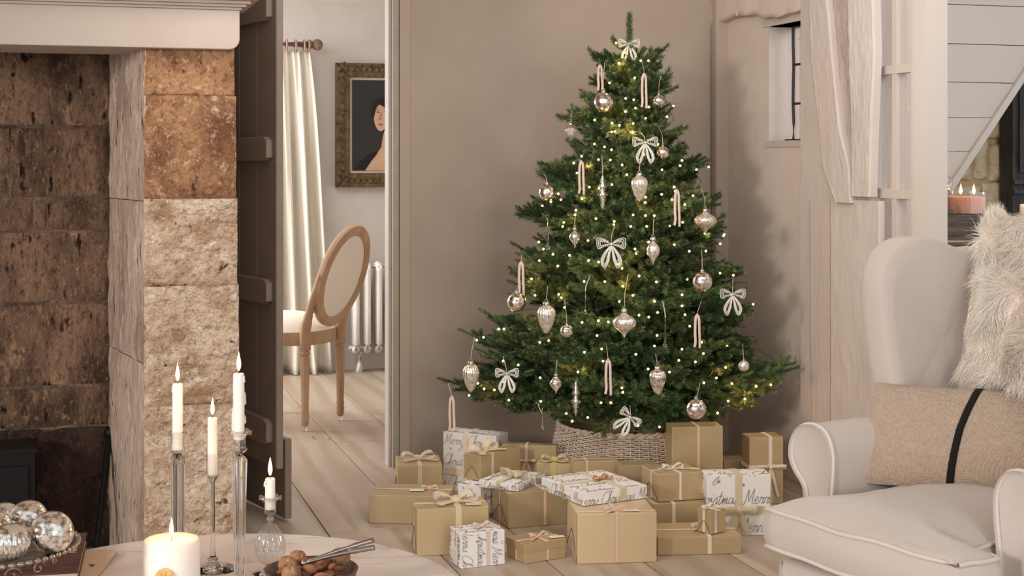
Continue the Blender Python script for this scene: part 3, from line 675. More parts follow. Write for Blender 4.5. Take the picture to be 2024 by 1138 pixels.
# ------------------------------------------------------------------ Christmas tree
TC = V((1243-1012, 0, 0))/F*5.65; TC.y = 5.65
TH = 1.80
def RAD(z): return .52*(1.83-z)-.03*max(0, z-1.2)-(.06 if z < .3 else 0)
def needles(mb_v, mb_f, p, q, dens, ln, rg, tf=(.45, .8)):
    """needles round a twig from p to q"""
    d = q-p; L = d.length; d.normalize(); a, b_ = frame(d); n = int(L*dens)
    for i in range(n):
        s = (i+rg.random())/n; t = rg.uniform(0, 2*pi); side = a*cos(t)+b_*sin(t)
        if side.z < -.3 and rg.random() < .5: side.z *= -1
        tip_f = tf[0]+tf[1]*s
        dr = (side*rg.uniform(.7, 1.05)+d*rg.uniform(.55, 1.0)*tip_f).normalized()
        o = p+d*(s*L); l = ln*rg.uniform(.75, 1.1)*(1-.25*max(0, s-.8)/.2)
        w_ = d.cross(dr); w_ = (w_.normalized() if w_.length > 1e-4 else a)*.00105
        k = len(mb_v); mid = o+dr*l*.5+V((0, 0, l*.05))
        mb_v += [o-w_, o+w_, mid+w_*1.1, o+dr*l, mid-w_*1.1]; mb_f.append((k, k+1, k+2, k+3, k+4))
def branch_mesh(L, seed, dens=1700, ln=.0205):
    rg = random.Random(seed); mb = MB(); nv, nf = [], []
    sag = lambda s: V((s*L, 0, L*(-.10*s*(1-s)*2+.07*s*s*s)))
    N = 8; st_ = [sag(i/N) for i in range(N+1)]
    mb.tube(st_, [.0045*(1-i/N)*max(.5, L/.5)+.0012 for i in range(N+1)], 5)
    tw = []
    for i in range(1, N): 
        if st_[i].x > .30*L: tw.append((st_[i], st_[i+1]))
    s = .12 if L > .2 else .06; sg = 1
    while s < .84:
        o = sag(s); tl = min(.23, (L*.46*(1-s)+.06)*rg.uniform(.75, 1.2)); an = radians(rg.uniform(30, 52))*sg
        up = rg.uniform(-.15, .42); d = V((cos(an), sin(an), up)).normalized(); e = o+d*tl; md = o+d*tl*.55+V((0, 0, -.006))
        mb.tube([o, md, e], [.0022, .0016, .001], 4); tw.append((o+d*tl*.12, md)); tw.append((md, e))
        if tl > .085:
            for sg2 in (-1, 1):
                for f in ((.35, .65) if tl > .13 else (.45,)):
                    d2 = (d+d.cross(V((0, 0, 1))).normalized()*sg2*rg.uniform(.6, .9)+V((0, 0, rg.uniform(-.1, .3)))).normalized(); o2 = o+(e-o)*f; l2 = tl*(.62-.35*f)*rg.uniform(.8, 1.2)
                    tw.append((o2, o2+d2*l2)); mb.tube([o2, o2+d2*l2], [.0015, .0008], 3)
        s += rg.uniform(.058, .09)*(.42/max(.3, L))*1.0; sg = -sg
    for p, q in tw: needles(nv, nf, p, q, dens, ln, rg)
    wood = MB(); wood.v, wood.f = mb.v, mb.f
    return wood, nv, nf
def make_branch(L, seed):
    w_, nv, nf = branch_mesh(L, seed)
    me = bpy.data.meshes.new('branch'); k = len(w_.v)
    me.from_pydata([tuple(a) for a in w_.v+nv], [], w_.f+[tuple(i+k for i in f) for f in nf])
    me.materials.append(m['bark']); me.materials.append(m['needle'])
    me.polygons.foreach_set('material_index', [0]*len(w_.f)+[1]*len(nf)); me.update(); return me
tree = empty('christmas_tree', (TC.x, TC.y, .0), 0, 'full green Christmas tree hung with glass ornaments and lights, in a wicker skirt', 'christmas tree')
tr = MB().tube(cat([(0, 0, .05), (.004, 0, .5), (-.012, .004, 1.0), (-.006, 0, 1.5), (.002, 0, TH-.16)], 5), [.03, .029, .028, .027, .026, .024, .022, .021, .02, .019, .018, .017, .015, .014, .012, .011, .01, .008, .006, .005, .004], 8)
tr.build('trunk', m['bark'], tree, world=False, smooth=True)
LENS = [.14, .22, .30, .40, .50, .60, .70]
BM = {L: [make_branch(L, int(L*1000)+k) for k in range(3)] for L in LENS}
rt = random.Random(11); nb_ = 0; BR = []
tips = []
def put_branch(z0, th, L, elev, me=None, roll=None):
    global nb_
    LL = min(LENS, key=lambda a: abs(a-L)); o = bpy.data.objects.new('branch', me or rt.choice(BM[LL])); COL.objects.link(o); o.parent = tree
    s = L/LL; o.scale = (s, s, s)
    o.location = (0, 0, z0); R = Matrix.Rotation(th, 3, 'Z') @ Matrix.Rotation(-elev, 3, 'Y') @ Matrix.Rotation(rt.uniform(-.35, .35) if roll is None else roll, 3, 'X')
    o.rotation_euler = R.to_euler(); nb_ += 1; BR.append(o)
def by_tip(px, py, zoff, dy=0.0):
    """branch whose tip is seen at a pixel, near the trunk's depth"""
    Y = 5.65+dy; p = at(px, py, Y); dx, dyy = p.x-TC.x, p.y-TC.y; r = sqrt(dx*dx+dyy*dyy); z0 = p.z-zoff
    put_branch(z0, atan2(dyy, dx), sqrt(r*r+zoff*zoff), atan2(zoff, r)-.0, roll=rt.uniform(-.3, .3))
# the outline as the photograph shows it
for px, py, zo, dy in ((868, 775, -.03, -.1), (905, 675, .06, -.05), (945, 632, .08, .1), (935, 735, .03, .15), (940, 712, .03, -.1), (982, 818, -.08, -.2), (1003, 545, .06, 0), (1008, 495, .08, .1), (1002, 572, .02, -.1), (1020, 425, .05, 0), (1030, 520, .07, -.1),
                       (1068, 335, .07, 0), (1070, 360, .02, -.08), (1095, 345, .07, .05), (1055, 410, .0, .1), (1120, 228, .05, -.05), (1135, 285, .05, 0), (1130, 320, .08, .08), (1172, 110, .05, 0), (1178, 160, .03, .05), (1165, 195, .0, -.03), (1212, 78, .05, 0),
                       (1578, 748, .0, -.1), (1540, 740, .04, .05), (1520, 790, -.04, -.1), (1487, 622, .06, 0), (1455, 655, -.03, .05), (1470, 545, .06, -.05), (1445, 590, .0, .1), (1480, 690, .02, .08), (1435, 440, .05, 0), (1425, 395, .06, .08), (1432, 460, .0, -.05), (1395, 322, .06, 0), (1378, 350, .03, .05), (1370, 372, .0, -.05),
                       (1320, 225, .05, 0), (1312, 180, .06, .03), (1318, 155, .05, -.02), (1305, 105, .05, 0), (1290, 140, .03, -.04), (1340, 262, .04, .05), (1345, 300, .04, 0), (1440, 822, -.08, -.1), (1305, 850, -.12, -.38), (1215, 852, -.12, -.38), (1130, 838, -.1, -.38), (1062, 812, -.08, -.3), (985, 800, -.06, -.2), (1415, 815, -.08, -.25)):
    by_tip(px, py, zo, dy)
z = .44; ga = 0
while z < 1.68:
    R_ = RAD(z); n_ = int(4+R_*13) if z < 1.2 else int(3+R_*12)
    for k in range(n_):
        th = ga+2*pi*k/n_+rt.uniform(-.2, .2); L = R_*rt.uniform(.5, .82)
        if sin(th) > .3: L = min(L, .56/max(.3, sin(th)))
        el = rt.uniform(-.12, .22)+.35*max(0, z-1.0) - (.10 if z < .5 else 0)
        if z < .5 and L > .35: L *= .9
        put_branch(z-L*.08, th, max(.11, L*.98), el)
    z += .068 if z < 1.2 else .085; ga += 1.1
z = .42
while z < 1.6 and nb_ < 292:                # short inner sprigs that close the heart of the tree
    put_branch(z, rt.uniform(pi, 2*pi), max(.12, RAD(z)*.5), rt.uniform(.2, .9)); z += .018
for k in range(3): put_branch(TH-.34+k*.05, k*2.1+.5, .11-.015*k, .7)
# leader
ld = MB(); nv, nf = [], []; rg = random.Random(5); needles(nv, nf, V((0, 0, TH-.2)), V((.003, 0, TH+.018)), 4600, .029, rg, (.75, .3)); ld.v = nv; ld.f = nf
ld.tube([(0, 0, TH-.24), (.003, 0, TH)], [.004, .0015], 5); o = ld.build('leader', m['needle'], tree, world=False)

# wicker skirt
wk = empty('wicker_tree_skirt', (TC.x, TC.y, 0), 0, 'round woven white wicker skirt around the foot of the Christmas tree', 'basket')
hB, rT, rB = .25, .272, .325
NS = 54
def wr_(z): return rB+(rT-rB)*(z/hB)
for k in range(NS):
    t = 2*pi*k/NS; MB().tube([V((wr_(z)*cos(t), wr_(z)*sin(t), z)) for z in (.002, .12, hB)], .0032, 5).build('stake', m['wicker'], wk, world=False, smooth=True) if k % 1 == 0 else None
wv = MB(); rows = 34
for r in range(rows):
    z = .006+r*(hB-.02)/(rows-1); n_ = NS*3; pts = []
    for i in range(n_+1):
        t = 2*pi*i/n_; q = wr_(z)+.0048*cos(NS/2*t+pi*(r % 2)); pts.append(V((q*cos(t), q*sin(t), z+.0006*sin(i*1.7+r))))
    wv.tube(pts, .0034, 5, cap=False)
tag(wv.build('weave', m['wicker'], wk, world=False, smooth=True), kind='stuff')
for r0 in (0, 1):
    wv = MB(); n_ = 240
    wv.tube([V(((rT+.004*cos(24*t+pi*r0))*cos(t), (rT+.004*cos(24*t+pi*r0))*sin(t), hB-.004+.005*sin(24*t+pi*r0))) for t in [2*pi*i/n_ for i in range(n_+1)]], .006, 6, cap=False)
    wv.build('rim_cane', m['wicker'], wk, world=False, smooth=True)

# fairy lights
fl_ = empty('fairy_lights', (TC.x, TC.y, .3), 0, 'string of warm white fairy lights wound through the Christmas tree', 'string lights')
LP = [(1217, 87), (1234, 100), (1284, 115), (1270, 119), (1223, 121), (1256, 151), (1201, 159), (1231, 195), (1257, 195), (1234, 227), (1282, 233), (1174, 245), (1203, 259), (1255, 268), (1215, 255), (1181, 288), (1190, 291), (1214, 297), (1228, 322), (1275, 312), (1346, 335), (1184, 318), (1162, 335), (1147, 307), (1204, 323), (1138, 340), (1105, 383), (1090, 400), (1074, 413), (1137, 412), (1175, 437), (1117, 444), (1117, 450), (1210, 436), (1207, 443), (1249, 421), (1302, 383), (1338, 370), (1331, 379), (1324, 395), (1278, 400), (1374, 390), (1355, 411), (1347, 444), (1324, 452), (1290, 432), (1283, 448), (1244, 448), (1278, 424), (1387, 459), (1331, 491), (1361, 502), (1062, 480), (1070, 488), (1066, 510), (1098, 506), (1096, 524), (1127, 499), (1047, 546), (1262, 544), (1194, 552), (1224, 535), (1422, 546), (1359, 556), (1345, 578), (1302, 558), (1255, 584), (1234, 571), (1349, 605), (1352, 617), (1260, 620), (1299, 621), (1283, 627), (1197, 639), (1180, 663), (1181, 637), (1104, 593), (1118, 607), (1365, 648), (1442, 684), (1381, 679), (1347, 692), (1160, 696), (1067, 674), (1091, 675), (985, 649), (939, 675), (957, 662), (1396, 702), (1373, 719), (1335, 710), (1261, 700), (1194, 694), (1191, 716), (1143, 735), (1069, 743), (1026, 726), (998, 716), (1318, 738), (1275, 728), (1418, 743), (1388, 762), (1452, 758), (1434, 727), (1232, 770), (1230, 781), (1203, 802), (1191, 798), (1075, 791), (1117, 811), (1127, 838), (926, 775), (960, 770), (972, 775), (1004, 790), (1434, 789), (1412, 817), (1328, 839), (1306, 848), (1526, 766), (1500, 760), (1470, 790), (1256, 845), (1160, 820), (1290, 680), (1300, 660), (1220, 600), (1150, 560), (1290, 600), (1160, 480), (1150, 390), (1210, 370), (1240, 350)]
bm_ = MB().sph((0, 0, 0), .0042, 8, 6); b0 = None
def surf(px, py, k=1.0, add=0):
    Y = 5.65
    for _ in range(3):
        p = at(px, py, Y); dx = p.x-TC.x; R_ = RAD(p.z)*k; Y = TC.y-sqrt(max(0, R_*R_-dx*dx))-add
    return at(px, py, Y)
rl = random.Random(2); import numpy as np
TM = wm(tree); PTS = []
for o in BR:
    me = o.data; A = np.empty(len(me.vertices)*3); me.vertices.foreach_get('co', A); A = A.reshape(-1, 3)[::17]
    X = np.array(TM @ o.matrix_basis); PTS.append(A @ X[:3, :3].T+X[:3, 3])
PTS = np.concatenate(PTS); PX = 1012+PTS[:, 0]/PTS[:, 1]*F; PY = HOR-(PTS[:, 2]-EYE)/PTS[:, 1]*F
def snap(px, py, rad=7):
    """the point of the foliage nearest the viewer close to this spot"""
    d = np.hypot(PX-px, PY-py); near = np.where(d < rad)[0]
    k = near[np.argmin(PTS[near, 1])] if len(near) else int(np.argmin(d))
    return V(PTS[k])+V((0, -.006, .002))
pts_l = [snap(px, py) for px, py in LP]
for _ in range(44):
    z = rl.uniform(.40, 1.5); x = TC.x+rl.uniform(-.85, .85)*RAD(z); q = V((x, 5.3, z)); pts_l.append(snap(1012+q.x/q.y*F, HOR-(q.z-EYE)/q.y*F, 16))
for p in pts_l:
    if b0 is None: b0 = bm_.build('bulb', m['bulb'], fl_, world=False, smooth=True); o = b0
    else: o = copyobj(b0)
    o.location = p-V((TC.x, TC.y, .3))
for i in range(4, len(pts_l), 9):
    d_ = bpy.data.lights.new('bulb_glow', 'POINT'); d_.energy = .22; d_.color = lin((255, 196, 112))[:3]; d_.shadow_soft_size = .01
    l_ = bpy.data.objects.new('bulb_glow', d_); COL.objects.link(l_); l_.location = pts_l[i]+V((0, -.02, .0))
wp = []
for i in range(900):
    f = i/899; z = .36+1.3*f; t = f*2*pi*16; q = RAD(z)*(.72+.1*sin(i*.7)); wp.append(V((cos(t)*q, sin(t)*q if sin(t) < 0 else sin(t)*min(q, .45), z-.3+.02*sin(i*.9))))
MB().tube(wp, .0011, 3).build('wire', m['leading'], fl_, world=False)

# ------------------------------------------------------------------ ornaments
def hanger(o, h, mt='velvet', w_=.0016, top=.0):
    p = o.location+V((0, 0, top+h)); px, py = 1012+p.x/p.y*F, HOR-(p.z-EYE)/p.y*F
    near = np.where((abs(PX-px) < 9) & (PY < py+6) & (PY > py-26))[0]
    if len(near):
        q = V(PTS[near[np.argmin(np.linalg.norm(PTS[near]-np.array(p), axis=1))]])-o.location
        MB().tube([(0, 0, top), (q.x*.12, q.y*.12, top+(q.z-top)*.5), (q.x*.8, q.y*.8, q.z-.001), q], w_/2, 4).build('hanging_thread', m[mt], o, world=False); return
    MB().tube([(0, 0, top), (.0015, 0, top+h*.5), (0, 0, top+h)], w_/2, 4).build('hanging_thread', m[mt], o, world=False)
def orn(px, py, size, kind, lab, hang=.04, mt=None, k=1.0, add=.035, w_=None, tilt=0):
    p = surf(px, py, k, add)
    if mt is None: mt = 'mercury'
    s = size/F*p.y       # half height in metres
    nm, ct = {'ball': ('glass_ball', 'ornament'), 'drop': ('ribbed_glass_drop', 'ornament'), 'onion': ('glass_onion_drop', 'ornament'), 'spindle': ('glass_spindle', 'ornament'),
              'icicle': ('glass_icicle', 'ornament'), 'bow': ('beaded_bow', 'ornament'), 'loop': ('velvet_ribbon_loop', 'ribbon')}[kind]
    o = empty(nm, p, 0, lab, ct, {'ball': 'glass balls on the tree', 'drop': 'ribbed glass drops on the tree', 'onion': 'onion shaped drops on the tree', 'spindle': 'glass spindles on the tree', 'icicle': 'glass icicles on the tree', 'bow': 'beaded bows on the tree', 'loop': 'velvet ribbon loops on the tree'}[kind])
    if tilt: o.rotation_euler = (0, tilt, 0)
    def B(mb, n_, q, **kw): return mb.build(n_, m[q], o, world=False, **kw)
    cap = lambda z: (B(MB().lathe([(.18*s, z-.02*s), (.2*s, z+.02*s), (.2*s, z+.2*s), (.15*s, z+.24*s)], n=14, ribs=7, amp=.1), 'cap', 'silver', smooth=True, angle=50),
                     B(MB().tube([V((.1*s*cos(a), 0, z+.3*s+.1*s*sin(a))) for a in [2*pi*i/12 for i in range(13)]], .02*s, 5), 'ring', 'silver'))
    if kind == 'ball':
        B(MB().sph((0, 0, 0), s, 28, 18), 'globe', mt, smooth=True); cap(s*.97); hanger(o, hang, top=s*1.3)
    elif kind == 'drop':
        pr = [(.05, -1), (.12, -.95), (.24, -.8), (.38, -.5), (.5, -.1), (.56, .2), (.55, .42), (.45, .62), (.25, .76), (.18, .8)]
        if w_: pr = [(a*w_, b_) for a, b_ in pr]
        B(MB().lathe([(a*s, b_*s) for a, b_ in pr], n=80, ribs=20, amp=.1), 'ribbed_body', mt, smooth=True); cap(s*.78); hanger(o, hang, top=s*1.15)
    elif kind == 'onion':
        pr = [(.02, -1), (.07, -.85), (.16, -.68), (.42, -.45), (.72, -.2), (.84, .05), (.8, .25), (.6, .45), (.35, .6), (.2, .72), (.17, .8)]
        q = w_ or 1; B(MB().lathe([(a*s*q, b_*s) for a, b_ in pr], n=72, ribs=18, amp=.09, twist=1.1/s), 'twisted_body', mt, smooth=True); cap(s*.78); hanger(o, hang, top=s*1.15)
    elif kind == 'spindle':
        pr = [(.02, -1), (.05, -.9), (.12, -.75), (.08, -.62), (.16, -.5), (.14, -.38), (.27, -.22), (.28, -.15), (.12, -.05), (.16, .05), (.1, .12), (.22, .22), (.23, .3), (.14, .42), (.12, .55), (.08, .8), (.04, .9)]
        B(MB().lathe([(a*s, b_*s) for a, b_ in pr], n=24), 'turned_body', 'glass_thin', smooth=True); B(MB().lathe([(a*s*.5, b_*s) for a, b_ in pr], n=16), 'silvered_core', 'mercury_l', smooth=True); hanger(o, hang, top=s*.9)
    elif kind == 'icicle':
        B(MB().lathe([(.01*s, -1.02*s), (.1*s, -.98*s), (.12*s, -.9*s), (.09*s, -.8*s), (.035*s, -.6*s), (.03*s, .5*s), (.04*s, .6*s)], n=14, ribs=4, amp=.2), 'drop', 'glass', smooth=True)
        hanger(o, max(.01, hang), 'satin', .003, s*.6)
    elif kind == 'bow':
        q = s
        for sg in (-1, 1):
            g = MB()
            for r_ in (1, .72, .45):
                P_ = [(sg*q*(.08+.0), 0, q*.62), (sg*q*.5, -.002, q*(.62+.30*r_)), (sg*q*.92*(.6+.4*r_), -.004, q*(.62+.34*r_)), (sg*q*.88*(.6+.4*r_), -.004, q*(.62-.3*r_)), (sg*q*.5, -.002, q*(.62-.2*r_))]
                g.tube(cat(P_, 4, True)+[V(P_[0])], .0016, 5, cap=False)
            for k2 in range(6): g.tube([(sg*q*(.2+.12*k2), -.004, q*(.62-.2-.01*k2)), (sg*q*(.2+.12*k2), -.001, q*(.62+.22+.015*k2))], .0015, 5)
            B(g, 'bow_loop', 'beads', smooth=True)
            g = MB()
            for r_ in (1, .75, .5, .25):
                P_ = [(sg*q*.03, -.004, q*.5), (sg*q*(.3+.24*r_), -.006, q*(-.1)), (sg*q*(.48+.2*r_), -.006, q*(-.55-.05*r_)), (sg*q*.42, -.004, q*(-.62-.38*r_)), (sg*q*(.36-.2*r_), -.004, q*(-.5)), (sg*q*(.22-.14*r_), -.004, q*0)]
                g.tube(cat(P_, 5, True)+[V(P_[0])], .0014, 5, cap=False)
            B(g, 'bow_tail', 'beads', smooth=True)
        B(MB().sph((0, -.004, q*.6), q*.1, 10, 8), 'knot', 'beads', smooth=True); hanger(o, hang, 'velvet', .002, q*.7)
    elif kind == 'loop':
        q = s
        for sg in (-1, 1):
            pts = cat([(sg*.001, -.001, q), (sg*.006, -.004, q*.75), (sg*.0075, -.003, 0), (sg*(.006+.003*(sg > 0)), -.002, -q*.6), (sg*.009, -.001, -q*(1 if sg > 0 else .93))], 4)
            B(MB().strip(pts, (1, .35*sg, 0), .0085, .0008), 'ribbon_end', 'velvet', smooth=True)
        B(MB().sph((0, -.001, q), .004, 8, 6), 'loop_knot', 'velvet', smooth=True); hanger(o, .006, top=q)
    return o
D = 'left'
orn(1193, 202, 20, 'ball', 'large speckled glass ball highest on the left of the tree', .07)
orn(1302, 199, 12, 'ball', 'small silvered glass ball by the upper right branch tips', .04)
orn(1081, 381, 17, 'ball', 'speckled glass ball half covered by needles, left side mid height', .03)
orn(1021, 597, 19, 'ball', 'round silvered ball below a ribbon loop on the left edge', .03)
orn(1388, 557, 20, 'ball', 'bright speckled ball at the right side above mid height', .05)
orn(1120, 654, 13, 'ball', 'small silver ball in the lower middle left of the tree', .03, add=.05)
orn(1376, 808, 20, 'ball', 'large patterned glass ball hanging low on the right', .05, add=.06)
orn(1470, 723, 11, 'ball', 'small faceted silver ball at the lower right edge', .04, mt='mercury_l')
orn(1310, 302, 13, 'ball', 'clear ball half hidden behind the upper right beaded bow', .03, add=-.06)
orn(1394, 438, 25, 'onion', 'wide twisted silver onion drop on the right edge', .05, 'mercury_l', w_=1.05)
orn(1234, 640, 29, 'onion', 'large swirled silver onion drop in the lower middle', .07, 'mercury_l', w_=.95, add=.06)
orn(1099, 759, 20, 'onion', 'small twisted teardrop low on the left beside the spindle', .03, 'mercury', w_=.7, add=.06)
orn(1291, 497, 28, 'onion', 'slender pointed diamond drop right of the centre bow', .05, 'mercury_l', w_=.55, add=.06)
orn(1136, 470, 20, 'onion', 'small speckled pointed drop left of the centre bow', .04, 'mercury', w_=.65, add=.05)
orn(1264, 370, 28, 'drop', 'ribbed silver drop below the upper right beaded bow', .05, 'mercury_l', add=.06)
orn(1080, 628, 31, 'drop', 'tall ribbed silver drop at left, under a single light', .04, 'mercury_l', add=.05)
orn(931, 744, 30, 'drop', 'ribbed silver drop hanging at the far lower left', .08, 'mercury_l', w_=.95)
orn(1300, 752, 28, 'drop', 'ribbed silver drop low in the tree, right of centre', .04, 'mercury', add=.06)
orn(1128, 262, 19, 'drop', 'little clear ribbed drop at the upper left branch tip', .02, 'glass_thin', w_=.95)
orn(1191, 378, 36, 'spindle', 'clear turned glass spindle, upper left of the centre bow', .03, add=.06)
orn(1138, 786, 36, 'spindle', 'clear turned glass spindle at the bottom of the tree', .02, add=.07)
orn(1083, 458, 36, 'icicle', 'long glass icicle below the half hidden ball on the left', .0, add=.03)
orn(1315, 650, 36, 'icicle', 'long clear icicle hung from a wire loop, right of centre', .02, add=.07)
orn(1157, 592, 28, 'icicle', 'thin glass icicle on a forked cord in the middle of the tree', .03, add=.07)
orn(1072, 822, 26, 'icicle', 'thin glass icicle in front of the wicker skirt', .02, add=.05)
orn(1208, 500, 30, 'bow', 'beaded bow at the centre of the tree', .05, add=.07)
orn(1448, 597, 26, 'bow', 'beaded bow at the right edge of the tree', .03, add=.03)
orn(1275, 297, 26, 'bow', 'beaded bow near the top right of the tree', .03, add=.04)
orn(1002, 752, 24, 'bow', 'beaded bow low on the left of the tree', .02, add=.05)
orn(1236, 835, 24, 'bow', 'tilted beaded bow at the very bottom of the tree', .02, add=.03, tilt=.7)
orn(1243, 100, 22, 'bow', 'beaded bow tied below the top shoot of the tree', .01, add=.03)
orn(1273, 180, 34, 'loop', 'pale ribbon loop near the top, right of the trunk', add=.04)
orn(1186, 155, 26, 'loop', 'pale ribbon loop behind the highest large ball', add=.0)
orn(1149, 352, 33, 'loop', 'pale ribbon loop, upper left of the clear spindle', add=.05)
orn(1338, 412, 36, 'loop', 'pale ribbon loop right of the tree, beside the onion drop', add=.05)
orn(1030, 551, 33, 'loop', 'pale ribbon loop above the silvered ball on the left edge', add=.04)
orn(1202, 746, 35, 'loop', 'pale ribbon loop low in the middle of the tree', add=.08)
orn(1378, 655, 33, 'loop', 'pale ribbon loop right of the long clear icicle', add=.06)
orn(893, 818, 34, 'loop', 'pale ribbon loop at the lowest left branch tip', add=.02)

# ------------------------------------------------------------------ handwriting strokes
GL = {
 'M': ([[(0, .05), (.1, .0), (.2, .95), (.34, .15), (.55, 1.0), (.58, .1), (.72, .05)]], .72),
 'e': ([[(0, .2), (.2, .3), (.16, .48), (.02, .32), (.1, .02), (.34, .12)]], .32),
 'r': ([[(0, .1), (.08, .48), (.14, .36), (.26, .44), (.2, .05), (.36, .12)]], .32),
 'y': ([[(0, .4), (.06, .08), (.22, .1), (.32, .45), (.22, -.4), (.02, -.55), (-.02, -.35), (.4, .15)]], .36),
 'C': ([[(.6, .82), (.46, 1.02), (.14, .75), (.04, .2), (.3, -.02), (.62, .22)]], .6),
 'h': ([[(0, .1), (.22, .98), (.12, .9), (.06, 0)], [(.06, .1), (.2, .45), (.28, .3), (.26, .05), (.4, .12)]], .38),
 'i': ([[(0, .2), (.06, .45), (.05, .05), (.18, .12)], [(.1, .64), (.13, .68)]], .18),
 's': ([[(0, .1), (.18, .5), (.24, .15), (.1, .0), (.02, .1)], [(.22, .05), (.32, .12)]], .3),
 't': ([[(.14, .85), (.08, .1), (.14, .0), (.26, .12)], [(-.04, .52), (.28, .56)]], .26),
 'm': ([[(0, .1), (.07, .45), (.06, .02)], [(.06, .1), (.18, .45), (.2, .02)], [(.2, .1), (.32, .45), (.34, .05), (.46, .12)]], .44),
 'a': ([[(.26, .42), (.06, .38), (.02, .08), (.2, .1), (.28, .42), (.27, .05), (.4, .12)]], .38),
 ' ': ([], .3), "'": ([[(.05, 1.0), (.1, .8)]], .12)}
def writing(mb, o, u, v, W, H, size, rows_, x0, dy, slant=.25, sw=.0011, off=.0006, words='Merry Christmas ', y0=0):
    """tiles a line of script over a face (o, u, v, W x H) and keeps what falls inside"""
    u = V(u).normalized(); v = V(v).normalized(); n = u.cross(v).normalized(); o = V(o)+n*off
    for r in range(rows_):
        y = y0+r*dy; x = x0[r % len(x0)]
        while x < W:
            for ch in words:
                st_, adv = GL[ch]
                for s in st_:
                    pts = [(x+(a.x+slant*a.y)*size, y+a.y*size) for a in cat(s, 3)]
                    run = []
                    for a in pts+[(-9, -9)]:
                        if .001 < a[0] < W-.001 and .001 < a[1] < H-.001: run.append(o+u*a[0]+v*a[1])
                        else:
                            if len(run) > 1: mb.strip(run, (u+v*.5), sw, .0002)
                            run = []
                x += adv*size
        for k in range(int(W/size/1.6)):
            a, b_ = (k+.5)*size*1.6, y+size*1.35+.15*size*sin(k*3+r)
            for t in (0, 1.05, 2.1):
                q = [(a+size*.11*cos(t+e), b_+size*.11*sin(t+e)) for e in (0, pi)]
                if all(.001 < c[0] < W-.001 and .001 < c[1] < H-.001 for c in q): mb.strip([o+u*c[0]+v*c[1] for c in q], (u*.3+v), sw*.8, .0002)

# ------------------------------------------------------------------ presents
def bow_on(g, c, s, mt, th=0, tails=((1, -1), (-1, -.6)), w_=.012, kind='b', drape=0, fold=None):
    """bow lying on c (local): two loops, a knot and tails"""
    c = V(c); ct, sn = cos(th), sin(th)
    def L(a, b_, z): return c+V((a*ct-b_*sn, a*sn+b_*ct, z))
    sdv = V((-sn, ct, .25))
    for sg in (-1, 1):
        pts = cat([L(0, 0, .004), L(sg*s*.45, .1*s, s*.42), L(sg*s*.95, .12*s, s*.5), L(sg*s*1.08, 0, s*.22), L(sg*s*.7, -.05*s, s*.07), L(0, 0, .004)], 6)
        k = len(pts); wd = [w_*(.35+.75*sin(pi*i/(k-1))) for i in range(k)]
        MB().strip(pts, sdv, wd, .0005).build('bow_loop', m[mt], g, world=False, smooth=True)
    for i, (sx, sy) in enumerate(tails):
        pts = cat([L(0, 0, .004), L(sx*s*.35, sy*s*.3, s*.12), L(sx*s*.75, sy*s*.75, .004+.05*s), L(sx*s*1.15, sy*s*1.1, .0045)], 5)
        MB().strip(pts, V((-sy, sx, 0)).normalized().cross(V((0, 0, 1))).cross(V((0, 0, 1))) if 0 else L(sy, -sx, 0)-c, w_*.8, .0005).build('bow_tail', m[mt], g, world=False, smooth=True)
    MB().sph(L(0, 0, .007), w_*.5, 10, 7, (1, 1, .8)).build('bow_knot', m[mt], g, world=False, smooth=True)
